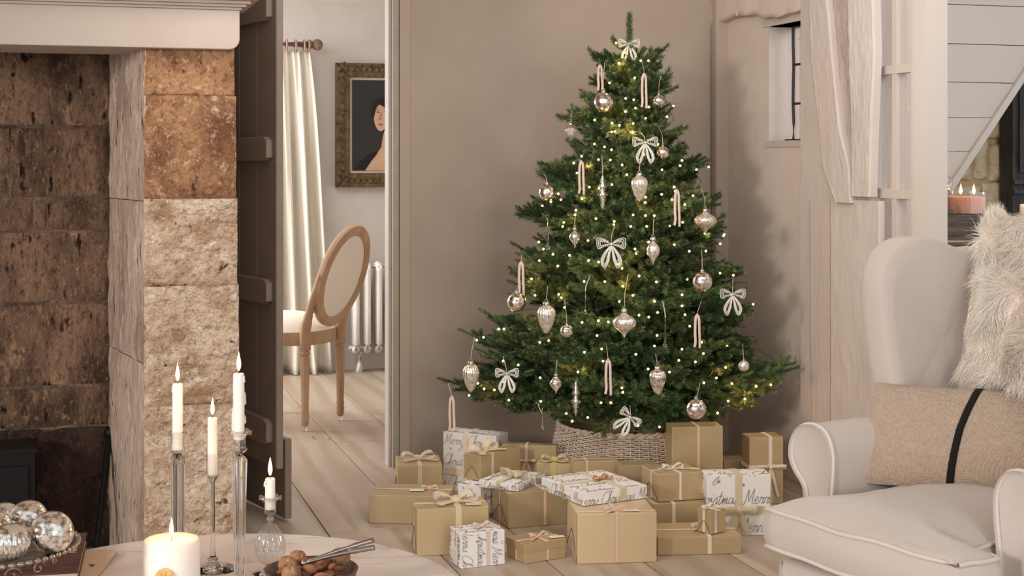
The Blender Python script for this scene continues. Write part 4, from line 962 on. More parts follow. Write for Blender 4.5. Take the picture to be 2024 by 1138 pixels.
def gift(A, B, z0, h, d, mt, lab, rib='satin', rw=.012, rx=.5, ry=.5, bow=None, text=None, cross=True, horiz=None, flap=True, name='gift_box', tagc=None, lid=False, bands=True):
    """A, B: pixels of the lower front corners (or 3-D points); d: depth away from the viewer"""
    a = flo(*A, z0) if len(A) == 2 else V(A); b_ = flo(*B, z0) if len(B) == 2 else V(B); a.z = b_.z = z0
    w_ = (b_-a).length; rzz = atan2(b_.y-a.y, b_.x-a.x)
    cx = V((cos(rzz), sin(rzz), 0)); cy = V((-sin(rzz), cos(rzz), 0)); o = a+cx*w_/2+cy*d/2; z0 += .0006
    g = empty(name, (o.x, o.y, z0), rzz, lab, 'gift', 'presents under the tree')
    W, D_, H = w_/2, d/2, h
    b0 = MB().box((0, 0, H/2), (w_, d, h), bev=.0016); b0.build('wrapping', m[mt], g, world=False)
    paper = mt
    if lid:
        MB().box((0, 0, H-.012), (w_+.004, d+.004, .026), bev=.001).build('lid', m[mt], g, world=False)
    if flap and not lid:
        for sx in (-1, 1):
            k = min(D_, H)*.9
            MB().prism([(-D_+.001, .002), (D_-.001, .002), (.08*D_, H*.52), (-.08*D_, H*.52)], (sx*(W+.0004), 0, 0), (0, 1, 0), (0, 0, 1), .0012).build('paper_fold', m[mt], g, world=False)
            MB().strip([(sx*(W+.0016), -D_+.002, .003), (sx*(W+.0016), -.08*D_, H*.53), (sx*(W+.0016), .08*D_, H*.53), (sx*(W+.0016), D_-.002, .003)], (1, 0, 0), .0022, .0005).build('fold_edge', m['fold' if 'gold' in mt else 'tag'], g, world=False)
    e = .0011
    if rib and bands:
        X = -W+rx*w_; Y = -D_+ry*d
        def loop(pts, sd): MB().strip([V(p) for p in pts+[pts[0], pts[1]]], sd, rw, .0005).build('ribbon_band', m[rib], g, world=False)
        if cross in (True, 'y'): loop([(X, -D_-e, .002), (X, -D_-e, H+e), (X, D_+e, H+e), (X, D_+e, .002)], (1, 0, 0))
        if cross in (True, 'x'): loop([(-W-e, Y, .002), (-W-e, Y, H+e), (W+e, Y, H+e), (W+e, Y, .002)], (0, 1, 0))
        if horiz: loop([(-W-e, -D_-e, H*horiz), (W+e, -D_-e, H*horiz), (W+e, D_+e, H*horiz), (-W-e, D_+e, H*horiz)], (0, 0, 1))
        if bow:
            if bow.get('front'):
                bb = empty('bow', (X, -D_-.002, H*bow['front']), 0); bb.parent = g; bb.rotation_euler = (pi/2, 0, 0)
                bow_on(bb, (0, 0, 0), bow['s'], bow.get('mt', rib), bow.get('th', 0), bow.get('tails', ((.3, -2), (-.3, -1.8))), bow.get('w', rw))
            else: bow_on(g, (X, Y, H+.001), bow['s'], bow.get('mt', rib), bow.get('th', .2), bow.get('tails', ((1, -.8), (-1, -.5))), bow.get('w', rw))
    if tagc:
        tx, ty, tr_ = tagc; R = Matrix.Rotation(tr_, 3, 'Z')
        q = MB().prism([(-.025, -.011), (.025, -.011), (.025, .011), (-.025, .011)], (0, 0, 0), R @ V((1, 0, 0)), R @ V((0, 1, 0)), .0008); q.v = [a_+V((tx, ty, H+.004)) for a_ in q.v]; q.build('gift_tag', m['tag'], g, world=False)
    if text:
        q = MB(); sz = text.get('size', .03); sw = text.get('sw', .0011)
        x0 = text.get('x0', [-.05, -.16, -.1])
        if text.get('vert'): writing(q, (W*0-W, -D_, H), (0, 0, -1), (1, 0, 0), H, w_, sz, 9, x0, text.get('dy', sz*2.0), sw=sw, y0=text.get('y0', 0), off=.0012)
        else: writing(q, (-W, -D_, 0), (1, 0, 0), (0, 0, 1), w_, H, sz, 9, x0, text.get('dy', sz*2.0), sw=sw, y0=text.get('y0', 0), off=.0012)
        writing(q, (-W, -D_, H), (1, 0, 0), (0, 1, 0), w_, d, sz, 9, [x0[0]-.07, x0[0]-.02], sz*2.0, sw=sw, off=.0008)
        if text.get('vert'): writing(q, (-W, D_, H), (0, 0, -1), (0, -1, 0), H, d, sz, 6, x0, sz*2.0, sw=sw, off=.0022)
        else: writing(q, (-W, D_, 0), (0, -1, 0), (0, 0, 1), d, H, sz, 6, x0, sz*2.0, sw=sw, off=.0022); writing(q, (W, -D_, 0), (0, 1, 0), (0, 0, 1), d, H, sz, 6, x0, sz*2.0, sw=sw, off=.0022)
        tag(q.build('script_lettering', m['ink'], g, world=False), kind='stuff')
    return g
G = gift
P3 = lambda px, Y, z=0: V(((px-1012)/F*Y, Y, z))
G(P3(786, 5.45), P3(874, 5.47), 0, .121, .19, 'gold', 'low olive gold box by the door jamb with a flopping organza bow', 'organza', .016, .5, .5, dict(s=.055, w=.03), cross='y')
G(P3(876, 5.60), P3(981, 5.50), 0, .222, .10, 'whitepaper', 'tall white script-printed box standing behind the left presents', 'satin', .02, .42, .5, None, dict(size=.042, dy=.078, y0=.02, x0=[-.32, -.1, -.24]), cross='y', horiz=.32)
G((729, 1034), (886, 1037), 0, .097, .185, 'gold_dark', 'long low olive gold box at the left end of the pile', 'peach', .010, .72, .55, dict(s=.025, w=.01), cross='x', tagc=(.02, -.02, .1))
G(P3(905, 5.17), P3(950, 5.12), 0, .118, .12, 'whitepaper', 'white script-printed box almost hidden below the tall-bowed gold box', None, text=dict(size=.03))
G(P3(949, 5.20, .119), P3(1029, 5.36, .119), .119, .088, .08, 'gold', 'olive gold box with yellow organza bow stacked at left centre', 'organza', .014, .3, .5, dict(s=.06, w=.035, mt='organza'), cross='y')
G((824, 1099.5), (966, 1093), 0, .149, .145, 'gold', 'large olive gold box in front at left with a gauzy bow and tag', 'organza', .020, .58, .5, dict(s=.06, w=.04), tagc=(.07, -.045, -.1))
G((911, 1124.6), (997.6, 1114.8), 0, .1075, .10, 'whitepaper', 'small white script-printed cube at the front left', 'velvet', .011, .62, .5, dict(s=.028, w=.012), dict(size=.036, vert=True, dy=.05, y0=.004, x0=[-.02, -.3, -.16]))
G(V((-.012, 5.0, 0)), V((.19, 5.07, 0)), 0, .120, .18, 'gold_dark', 'big olive gold box behind, carrying a flat white parcel', 'peach', .010, .62, .5, None)
G(P3(1024, 5.02, .1215), P3(1078, 5.20, .1215), .1215, .025, .155, 'whitepaper', 'flat white script-printed parcel on top of an olive gold box', 'organza', .018, .5, .5, dict(s=.045, w=.035, th=1.0, mt='organza'), dict(size=.03))
G((1038, 1114.8), (1117.7, 1102), 0, .06, .115, 'gold', 'small lidded gold box in the front row with peach ribbon', 'peach', .010, .55, .45, dict(s=.03, w=.008, tails=((1.4, -.3), (-1.6, -.7))), lid=True, tagc=(.055, -.035, -.15))
G((1141.5, 1115), (1298, 1110.7), 0, .154, .235, 'gold_light', 'large pale gold ribbed paper box front and centre', 'peach', .010, .5, .12, dict(s=.03, w=.010, tails=((2.2, -.25), (-1.2, -.8))), tagc=(.05, -.09, -.2))
G(V((.228, 4.66, .156)), V((.4395, 4.776, .156)), .156, .0425, .27, 'whitepaper', 'wide white script-printed box with gauzy ribbon and copper bow', 'organza', .024, .62, .5, dict(s=.028, w=.014, mt='copper', tails=((-1.2, -.5), (.9, -.9))), dict(size=.04, dy=.07, x0=[-.03, -.12]))
G(P3(1290, 4.9), P3(1394, 4.93), 0, .107, .2, 'gold', 'flat olive gold box under the ribboned gold box, right of centre', 'satin', .012, .4, .5, None)
G(V((.492, 4.923, .109)), V((.649, 4.97, .109)), .109, .092, .155, 'gold', 'gold box with white ribbon bow and beaded trim, right of centre', 'satin', .009, .48, .4, dict(s=.035, w=.013, tails=((1.8, -1.5), (-1.3, .3))))
G((1300, 1098), (1465, 1094), 0, .057, .185, 'gold', 'long flat gold box lying in the front right row', 'satin', .013, .62, .5, dict(s=.034, w=.02, mt='organza', tails=((-1.2, -.5), (.6, -1))))
G(V((.636, 4.69, .059)), V((.690, 4.734, .059)), .059, .074, .06, 'gold', 'tiny gold cube with trailing satin bow on the flat box', 'satin', .011, .3, .5, dict(s=.024, w=.013, tails=((1.3, -1.8), (-.6, -2))))
G(V((.650, 4.9, 0)), V((.866, 4.915, 0)), 0, .203, .095, 'whitepaper', 'big upright white script-printed box beside the armchair', 'organza', .024, .5, .5, dict(s=.055, w=.03, front=.42, tails=((.5, -1.4), (-.5, -1.5))), dict(size=.052, dy=.095, y0=.105-.095, x0=[-.20, -.18, -.36], sw=.0015), cross='y', horiz=.42)
G(P3(1481, 5.35), P3(1548, 5.37), 0, .245, .09, 'gold', 'tall narrow gold box at the right end by the armchair', 'satin', .014, .62, .5, dict(s=.05, w=.014, front=.55, tails=((.5, -2), (-.1, -2))), cross='y', horiz=.56)
G(P3(1328, 5.15), P3(1429, 5.17), 0, .318, .10, 'gold', 'tall square gold parcel standing right behind the wicker skirt', 'peach', .009, .52, .5, dict(s=.03, w=.012, front=.42, tails=((.5, -2), (-.4, -2))), cross='y', horiz=.45)
G(P3(1431, 5.47), P3(1476, 5.48), 0, .135, .1, 'gold_dark', 'low olive gold box between the two tall gold boxes', None)
G(P3(992, 5.47), P3(1100, 5.44), 0, .198, .045, 'gold_dark', 'wide olive gold box standing against the left of the skirt', 'peach', .010, .45, .5, dict(s=.035, w=.012, front=.7, tails=((.6, -1.6), (-.6, -1.6))), cross='y')
G(P3(1060, 5.29), P3(1128, 5.27), 0, .166, .07, 'gold', 'olive gold box topped by a bright yellow organza bow', 'organza_y', .02, .5, .4, dict(s=.04, w=.03, tails=((.8, -.8), (-.9, -.7))))
G(P3(1134, 5.2), P3(1221, 5.22), 0, .188, .07, 'gold', 'gold box with narrow peach ribbon in front of the skirt', 'peach', .008, .3, .5, None)
G(P3(1228, 5.12), P3(1300, 5.14), 0, .19, .08, 'gold_dark', 'dark gold box peeping out behind the wide white box', None)

# ------------------------------------------------------------------ wing chair
WC = V((.709, 3.035, 0)); wrz = radians(120.7)
wc = empty('wing_armchair', WC, wrz, 'cream linen wing armchair with rolled arms and piped seat cushion', 'armchair')
def rnd_out(pts, n=5): return [(a.x, a.y) for a in cat(pts, n, True)]
def wb(mb, nm, mt, par=wc, **kw): return mb.build(nm, m[mt], par, world=False, **kw)
# base
q = MB().prism([(-.27, 0), (.27, 0), (.30, -.2), (.32, -.72), (-.30, -.72), (-.28, -.2)], (0, -.03, .24), (1, 0, 0), (0, 1, 0), .25, bev=.02, seg=3); wb(q, 'seat_base', 'fabric', smooth=True, angle=40)
wb(MB().tube([(-.262, -.026, .36), (-.262, -.026, .13)], .0045, 8), 'piping', 'piping', smooth=True); wb(MB().tube([(.262, -.026, .36), (.262, -.026, .13)], .0045, 8), 'piping', 'piping', smooth=True)
for x, y in ((-.24, -.07), (.25, -.07), (-.24, -.68), (.25, -.68)): wb(MB().tube([(x, y, .001), (x, y, .13)], [.016, .026], 10), 'leg', 'oak', smooth=True, angle=40)
# T-shaped seat cushion
co = [(-.275, .0), (-.14, .006), (0, .01), (.14, .006), (.275, .0), (.278, -.06), (.272, -.115), (.245, -.13), (.235, -.2), (.235, -.56), (-.19, -.56), (-.19, -.2), (-.2, -.13), (-.272, -.115), (-.278, -.06)]
cc = []
for i in range(len(co)):
    a, b_ = V((*co[i], 0)), V((*co[(i+1) % len(co)], 0))
    for k in range(4): cc.append(a.lerp(b_, k/4))
cen = V((.02, -.10, 0)); zt0, zb0 = .478, .395
def rise(p): return .012*noise.noise(V((p.x*6, p.y*6, 2)))+.01*(abs(p.y+.12) < .1)*noise.noise(V((p.x*14, 3, 1)))
g = MB(); n_ = len(cc)
def cf2(u, v):
    i = int(round(v*n_)) % n_; p = cc[i]
    if u <= .4:      # underside to the lower seam
        k = u/.4; q = cen.lerp(p, k); return V((q.x, q.y, zb0-.004*(1-k)+rise(p)*k))
    if u <= .6:      # side wall, a little bowed
        k = (u-.4)/.2; o_ = (p-cen).normalized()*.012*sin(pi*k); return V((p.x+o_.x, p.y+o_.y, zb0+(zt0-zb0)*k+rise(p)))
    k = 1-(u-.6)/.4; q = cen.lerp(p, k); dd = min((q-c).length for c in cc); e_ = min(1, dd/.16); e_ = 1-(1-e_)**2.2
    return V((q.x, q.y, zt0+.046*e_+rise(p)*max(0, 1-dd/.06)+.005*noise.noise(V((q.x*5, q.y*5, 5)))*e_))
g.grid(cf2, 30, n_); sc_ = wb(g, 'seat_cushion', 'fabric', smooth=True)
for z_ in (zt0, zb0):
    wb(MB().tube([V((p.x, p.y, z_+rise(p)))+(p-cen).normalized()*.002 for p in cc+cc[:1]], .0048, 8, cap=False), 'piping', 'piping', sc_, smooth=True)
# arms
def arm(xc, sg):
    o_ = [(-.052, .14), (-.052, .30), (-.045, .44), (-.054, .54), (-.052, .59), (-.03, .628), (.01, .64), (.055, .628), (.082, .59), (.084, .55), (.066, .52), (.04, .495), (.034, .46), (.044, .40), (.06, .34), (.064, .28), (.064, .14)]
    pf = rnd_out(o_, 3); pf = [(xc+sg*a, b_) for a, b_ in pf]
    g = MB(); ys = [-.19, -.186, -.175, -.4, -.66]; ins = [.012, .003, 0, 0, 0]
    cx_, cz_ = xc, .40
    vs = []
    for y, k in zip(ys, ins):
        for a, b_ in pf:
            d = V((a-cx_, b_-cz_, 0)); d = d.normalized()*k if k else V((0, 0, 0)); up = .02*max(0, (-y-.3))*(b_ > .5)
            vs.append(V((a-d.x, y, b_-d.y+up)))
    n = len(pf); f = [(i*n+j, i*n+(j+1) % n, (i+1)*n+(j+1) % n, (i+1)*n+j) for i in range(4) for j in range(n)]; f += [tuple(range(n)), tuple(4*n+j for j in range(n))]
    g.add(vs, f); a_ = wb(g, 'arm', 'fabric', smooth=True, angle=60)
    wb(MB().tube([V((a, -.187, b_)) for a, b_ in pf+pf[:1]], .0045, 8, cap=False), 'piping', 'piping', a_, smooth=True)
arm(.318, 1); arm(-.262, -1)
# back and wings
def backf(u, v):
    a = 2*pi*v; z = .40+.66*u; y = -.60-.13*u; hw = (.27-.02*u)*(1-.12*max(0, u-.85)/.15); th_ = .055*(1-.25*max(0, u-.9)/.1)
    x = hw*max(-1, min(1, 1.15*cos(a))); d = th_*max(-1, min(1, 1.5*sin(a)))
    if u > .97: z -= .02*abs(cos(a)); 
    return V((x+.02, y+d+.02*cos(a)**2, z+.03*(u > .9)*(1-(x/.27)**2)))
g = MB(); g.grid(backf, 24, 36); n_ = 37
top = [24*n_+j for j in range(36)]; g.f.append(tuple(top)); wb(g, 'backrest', 'fabric', smooth=True)
def wing(xc, sg):
    o_ = rnd_out([(-.43, .60), (-.425, .68), (-.405, .78), (-.39, .88), (-.385, .97), (-.41, 1.035), (-.47, 1.068), (-.55, 1.062), (-.62, 1.04), (-.70, 1.04), (-.755, 1.03), (-.76, .9), (-.72, .7), (-.68, .55), (-.56, .55)], 4)
    o_ = [(a+.0, b_) for a, b_ in o_]; ce = V((-.57, .82, 0)); g = MB(); vs = []; n = len(o_); lay = [(0, -.5), (.45, -.5), (.8, -.5), (.96, -.44), (1, -.2), (1, .2), (.96, .44), (.8, .5), (.45, .5), (0, .5)]
    for k, s_ in lay:
        for a, b_ in o_:
            q = ce.lerp(V((a, b_, 0)), k); fl2 = .045*(1/(1+math.exp(-(q.x+.5)/.05)))
            vs.append(V((xc+sg*(fl2+.09*s_+.02*(1-k)*(s_ < 0)), q.x, q.y)))
    f = [(i*n+j, i*n+(j+1) % n, (i+1)*n+(j+1) % n, (i+1)*n+j) for i in range(len(lay)-1) for j in range(n)]
    g.add(vs, f); wb(g, 'wing', 'fabric', smooth=True)
wing(.305, 1); wing(-.262, -1)

# fur throw over the back
WM = wm(wc)
th_ = empty('sheepskin_throw', WM @ V((.0, -.66, 1.08)), 0, 'shaggy cream sheepskin hanging over the back of the wing armchair', 'throw')
def hide(u, v):
    v = v*1.06-.02
    """u down the front from over the top, v across"""
    xw = -.235+.44*v+.012*noise.noise(V((u*4, 1, 2)))*(v in (0, 1))
    if u < .25:
        k = u/.25; y = -.80+.14*k; z = 1.0+.11*sin(k*pi/2)
    else:
        k = (u-.25)/.75; z = 1.11-.375*k; y = -.66+.10*k+.02*sin(pi*min(1, k*4))*.5
    return V((xw+.018*(1-u), y, z))
g = MB().grid(hide, 30, 24); g.v = [WM @ a for a in g.v]; hd = g.build('hide', m['fur'], th_, smooth=True)
hd.modifiers.new('solid', 'SOLIDIFY').thickness = .004
rf = random.Random(9); fv, ff = [], []
for _ in range(46000):
    u, v = rf.random()**.9, rf.random(); p = hide(u, v); e = .01
    tu = hide(min(1, u+e), v)-hide(max(0, u-e), v); tv = hide(u, min(1, v+e))-hide(u, max(0, v-e)); n = tv.cross(tu).normalized()
    if n.y < 0 and u > .25: n = -n
    if u <= .25 and n.z < 0: n = -n
    cl = V((noise.noise(p*16), noise.noise(p*16+V((9, 1, 3))), noise.noise(p*16+V((3, 7, 5)))))
    dr = (n*.75+tu.normalized()*.55+cl*1.5+V((rf.gauss(0, .25), rf.gauss(0, .25), rf.gauss(0, .25)))).normalized(); L_ = rf.uniform(.026, .052)
    d2 = (dr+V((0, 0, -1.0))*.7+cl*1.1).normalized(); ed_ = V((v-.5, 0, 0)); 
    if abs(v-.5) > .42: dr = (dr+V((1 if v > .5 else -1, 0, 0))*.6).normalized()
    w2 = dr.cross(V((rf.random()-.5, rf.random()-.5, rf.random()-.5))).normalized()*.00045; k = len(fv)
    p1 = p+dr*L_*.4; p2 = p1+d2*L_*.35; p3 = p2+(d2+V((rf.uniform(-.5, .5), rf.uniform(-.5, .5), rf.uniform(-.3, .3)))).normalized()*L_*.3
    fv += [p-w2, p+w2, p1-w2, p1+w2, p2-w2*.7, p2+w2*.7, p3]; ff += [(k, k+1, k+3, k+2), (k+2, k+3, k+5, k+4), (k+4, k+5, k+6)]
g = MB(); g.v = [WM @ a for a in fv]; g.f = ff; tag(g.build('pile', m['fur'], th_), kind='stuff')

# oblong cushion with a black stripe
PA = V((.775, 3.435, .498)); pu = V((.93, -.37, .01)).normalized(); pv = V((.10, .10, .226)).normalized(); pn = pu.cross(pv).normalized(); PW, PH = .50, .262
cu_ = empty('oblong_cushion', PA+pu*PW/2, 0, 'oblong oatmeal linen cushion with a single black stripe on the armchair', 'cushion')
def pill(u, v, side, lift=0):
    a, b_ = u*2-1, v*2-1; bul = max(0, (1-abs(a)**2.6)*(1-abs(b_)**2.2))**.55; x = PW/2*a*(1-.05*(1-b_*b_)*0-.04*(1-abs(b_)**2)); y = PH/2*b_*(1-.05*(1-a*a)*1.0)
    return PA+pu*(PW/2+x)+pv*(PH/2+y)+pn*side*(.055*bul+lift)+pn*.0+V((0, 0, .004*noise.noise(V((a*3, b_*3, side)))))
sgn = 1 if pn.dot(V((0, -1, 0))) > 0 else -1
for s_, nm in ((sgn, 'cover_front'), (-sgn, 'cover_back')): MB().grid(lambda u, v: pill(u, v, s_), 40, 26).build(nm, m['linen'], cu_, smooth=True)
g = MB(); g.grid(lambda u, v: pill(.450+.034*u+.02*(v-.5)**2*4*.6*(1)+.035*max(0, v-.5), v, sgn, .0022), 3, 40); o = g.build('stripe', m['stripe'], cu_, smooth=True); o.modifiers.new('solid', 'SOLIDIFY').thickness = .003

# ------------------------------------------------------------------ marble coffee table and what stands on it
TB = V((-.554, 2.694, 0)); TZ = .45
tb = empty('coffee_table', TB, 0, 'round pinkish marble coffee table in the foreground', 'table')
MB().lathe([(.44, TZ-.03), (.462, TZ-.026), (.4705, TZ-.012), (.4705, TZ-.006), (.466, TZ)], n=96).build('tabletop', m['marble'], tb, world=False, smooth=True, angle=40)
MB().lathe([(.2, .001), (.2, .02), (.06, .05), (.045, .1), (.045, .38), (.09, TZ-.03)], n=40).build('pedestal', m['marble'], tb, world=False, smooth=True, angle=40)
def candle(nm, p, r, z0, z1, lab, drips=(), cat_='candle', grp=None, seed=0, fl=1.0, lamp=.22):
    """p = (x, y); flame height follows the photograph"""
    o = empty(nm, (p[0], p[1], z0), 0, lab, cat_, grp); h = z1-z0
    body = MB().lathe([(r*.97, 0), (r, .004), (r*.99, h*.5), (r*.98, h-.004), (r*.9, h-.0008), (r*.5, h-.003), (r*.1, h-.0035)], n=28)
    body.build('wax_body', m['wax'], o, world=False, smooth=True, angle=60)
    for i, (a, zt2, l) in enumerate(drips):
        x, y = cos(a)*r, sin(a)*r; MB().tube([(x*.9, y*.9, h-zt2), (x, y, h-zt2-l*.3), (x*1.02, y*1.02, h-zt2-l*.9), (x, y, h-zt2-l)], [.0015, .0022, .003, .001], 7).build('wax_drip', m['wax'], o, world=False, smooth=True)
    wl = .009*fl; MB().tube([(0, 0, h-.004), (.0006, 0, h+wl)], .0007, 5).build('wick', m['wick'], o, world=False)
    f = fl; MB().lathe([(.0006, h+.004), (.003*f, h+.008*f), (.0042*f, h+.014*f), (.0036*f, h+.022*f), (.0018*f, h+.031*f), (.0003, h+.038*f)], n=14).build('flame', m['flame'], o, world=False, smooth=True)
    d = bpy.data.lights.new('flame_glow', 'POINT'); d.energy = lamp; d.color = lin((255, 200, 140))[:3]; d.shadow_soft_size = .006
    l = bpy.data.objects.new('flame_glow', d); COL.objects.link(l); l.location = (p[0], p[1], z1+.018*fl+.03); return o
def zpx(py, Y): return EYE-(py-HOR)/F*Y
def holder(nm, px, Y, parts, lab):
    p = at(px, 1000, Y); o = empty(nm, (p.x, p.y, TZ), 0, lab, 'candlestick', 'glass candlesticks on the coffee table')
    for pn_, prof, kw in parts:
        MB().lathe([(a, zpx(b_, Y)-TZ if abs(b_) > 1 else b_) for a, b_ in prof], n=kw.get('n', 40), ribs=kw.get('ribs', 0), amp=kw.get('amp', 0), twist=kw.get('twist', 0), wav=kw.get('wav')).build(pn_, m[kw.get('mt', 'glass')], o, world=False, smooth=True, angle=70)
    return p
# tall ribbed one behind the pillar candle (left)
base = lambda r: ('foot', [(r, .001), (r, .003), (r*.6, .006), (r*.22, .012), (.008, .022)], dict(n=48))
Y1 = 2.93; p = holder('candlestick', 351, Y1, [base(.042), ('stem', [(.008, .022), (.011, .04), (.0125, .1), (.013, 920), (.012, 905), (.007, 901), (.006, 897)], dict(ribs=13, amp=.34, n=130)),
    ('cup', [(.006, 897), (.014, 892), (.0145, 887), (.0125, 880), (.0125, 862), (.016, 858), (.0185, 855), (.019, 853)], dict(ribs=12, amp=.05, n=72, wav=((6, 7), 8, .0015), mt='glass_thin'))], 'tall fluted glass candlestick furthest left, behind the pillar candle')
candle('taper_candle', (p.x, p.y), .0105, zpx(888, Y1), zpx(757, Y1), 'lit ivory taper candle furthest left, against the stone pier', ((2.8, .0, .02),), grp='lit taper candles', fl=1.05)
Y2 = 2.88; p = holder('candlestick', 421, Y2, [('foot', [(.045, .001), (.045, .0025), (.02, .005), (.012, .012), (.01, .018), (.012, .022), (.006, .026)], dict(n=48)), ('stem', [(.006, .026), (.0045, .04), (.0045, 955), (.006, 948), (.011, 944), (.011, 941)], dict(n=24)),
    ('cup', [(.011, 941), (.0125, 938), (.0125, 896), (.0122, 896)], dict(n=40, mt='glass_thin'))], 'plain slim glass candlestick with cylinder cup, second from left')
candle('taper_candle', (p.x-.001, p.y), .0095, zpx(938, Y2), zpx(824, Y2), 'lit ivory taper candle leaning slightly in the cylinder cup', (), grp='lit taper candles', fl=1.0)
Y3 = 2.74; p = holder('candlestick', 473, Y3, [base(.046), ('stem', [(.008, .022), (.0095, .06), (.0105, .15), (.0125, 915), (.013, 910), (.010, 903), (.0055, 899), (.0055, 896)], dict(ribs=13, amp=.34, n=130)),
    ('cup', [(.0055, 896), (.012, 892), (.0155, 888), (.012, 884), (.0115, 880), (.0115, 862), (.016, 858), (.022, 855), (.024, 852)], dict(ribs=12, amp=.05, n=72, wav=((7, 8), 7, .003), mt='glass_thin'))], 'tallest fluted glass candlestick with ruffled drip dish')
candle('taper_candle', (p.x-.001, p.y), .0105, zpx(868, Y3), zpx(737, Y3), 'tallest lit taper candle, with wax runs, in the ruffled candlestick', ((.2, .03, .03), (-.4, .0, .018), (.1, .075, .02), (3.4, .05, .06)), grp='lit taper candles', fl=1.05)
Y4 = 2.85; p = holder('candlestick', 534, Y4, [('foot', [(.034, .001), (.034, .003), (.02, .006), (.012, .012), (.008, .018)], dict(n=40)), ('bulb', [(.008, .018), (.02, .026), (.028, .040), (.0285, .055), (.024, .075), (.012, .094), (.0035, .099), (.004, .102), (.0075, .107), (.004, .114)], dict(ribs=14, amp=.16, n=112, mt='glass_thin')),
    ('cup', [(.004, .114), (.010, .118), (.0115, .122), (.0115, .138), (.0115, .146), (.016, .150), (.021, .150), (.0225, .147)], dict(ribs=12, amp=.04, n=72, wav=((6, 7), 7, .003), mt='glass_thin'))], 'short bulbous ribbed glass candlestick beside the bowl of nuts')
candle('taper_candle', (p.x, p.y), .0098, TZ+.126, zpx(944, Y4), 'short lit candle stub in the bulbous candlestick', ((3.2, .004, .014), (-2.4, .002, .01)), grp='lit taper candles', fl=1.05)
p = at(339, 1000, 2.6); zc = zpx(1063, 2.6)
pc = candle('pillar_candle', (p.x, p.y), .0505, TZ+.0005, zc, 'thick ivory pillar candle with a dried orange slice in its side', (), fl=.95, lamp=.3)
h = zc-TZ
g = MB(); c_ = V((.0, -.0505, h-.062)); n_ = 20
out = [(.019*cos(2*pi*i/n_), .022*sin(2*pi*i/n_)) for i in range(n_)]
g.prism(out, c_+V((0, .0005, 0)), (1, 0, 0), (0, 0, 1), .003, bev=.0008)
for k in range(9):
    t = 2*pi*k/9; g.tube([c_+V((0, -.0018, 0)), c_+V((.016*cos(t), -.0018, .018*sin(t)))], .0006, 4)
g.build('orange_slice', m['orange'], pc, world=False)

# bowl of nuts and the nutcracker
BC = V((-.369, 2.70, TZ)); 
bo = empty('nut_bowl', BC, 0, 'small brown stoneware bowl full of nuts on the marble table', 'bowl')
MB().lathe([(.03, .001), (.055, .006), (.078, .03), (.086, .052), (.0845, .0535), (.082, .052), (.074, .034), (.05, .014), (.01, .011)], n=56).build('bowl_body', m['bowl'], bo, world=False, smooth=True, angle=60)
al = MB(); n_, k_ = 14, 10; vs = []
for i in range(k_+1):
    f = i/k_; r = .0095*sin(pi*f)**.75*(1.1-.45*f)
    for j in range(n_): t = 2*pi*j/n_; vs.append(V((r*cos(t), r*.62*sin(t), .03*f-.015)))
al.add(vs, [(i*n_+j, i*n_+(j+1) % n_, (i+1)*n_+(j+1) % n_, (i+1)*n_+j) for i in range(k_) for j in range(n_)])
ra = random.Random(4); a0 = None
for i in range(44):
    lay = 0 if i < 18 else (1 if i < 34 else 2); R_ = [.062, .058, .04][lay]; t = i*2.4; q = R_*sqrt(((i*7) % 16+1)/17)
    loc_ = BC+V((q*cos(t), q*sin(t), .034+.011*lay+.006*ra.random()))
    if a0 is None: al.v = [a*1.0 for a in al.v]; a0 = al.build('almond', m['almond'], world=False, smooth=True); o = a0
    else: o = copyobj(a0)
    o.location = loc_; o.rotation_euler = (pi/2+ra.uniform(-.35, .35), ra.uniform(0, 6), ra.uniform(0, 6)); o.scale = [ra.uniform(.9, 1.15)]*3
    tag(o, 'brown almond heaped in the stoneware bowl', 'nut', 'almonds in the bowl')
def walnut(c, r, lab, seed):
    g = MB(); g.sph((0, 0, 0), r, 30, 22, (1, .9, 1.05))
    g.v = [a*(1+.09*noise.noise(a.normalized()*3.2+V((seed, 0, 0)))+.05*noise.noise(a.normalized()*8+V((0, seed, 0)))+(.05 if abs(a.x) < r*.09 else 0)) for a in g.v]
    o = g.build('walnut', m['walnut'], world=False, smooth=True); o.location = c; o.rotation_euler = (.5+seed, .4, seed*1.3); tag(o, lab, 'nut', 'walnuts in the bowl')
walnut(BC+V((.049, .028, .066)), .0185, 'round walnut on top at the right of the bowl', 1)
walnut(BC+V((-.042, -.01, .060)), .018, 'walnut at the front left of the bowl', 2)
walnut(BC+V((-.030, .034, .058)), .018, 'walnut at the back left of the bowl', 3)
walnut(BC+V((-.03, -.05, .056)), .017, 'walnut nearest the viewer in the bowl', 4)
nc = empty('nutcracker', BC+V((.03, 0, .07)), 0, 'steel nutcracker with ringed handles lying across the nuts', 'nutcracker')
J = BC+V((-.01, -.028, .070))
for s_ in (-1, 1):
    E = BC+V((.112, .026-.022*s_*.8-.02, .098)) if s_ < 0 else BC+V((.118, -.012, .094)); d = (E-J); pts = [J+d*f+V((0, 0, .002*sin(f*3))) for f in [i/20 for i in range(21)]]
    MB().tube(pts, [.0035 if i < 9 else (.0046+(.0007 if i % 2 else 0) if i > 13 else .0036) for i in range(21)], 8).build('handle', m['steel'], nc, smooth=True)
MB().sph(J, .006, 10, 8).build('hinge', m['steel'], nc, smooth=True)

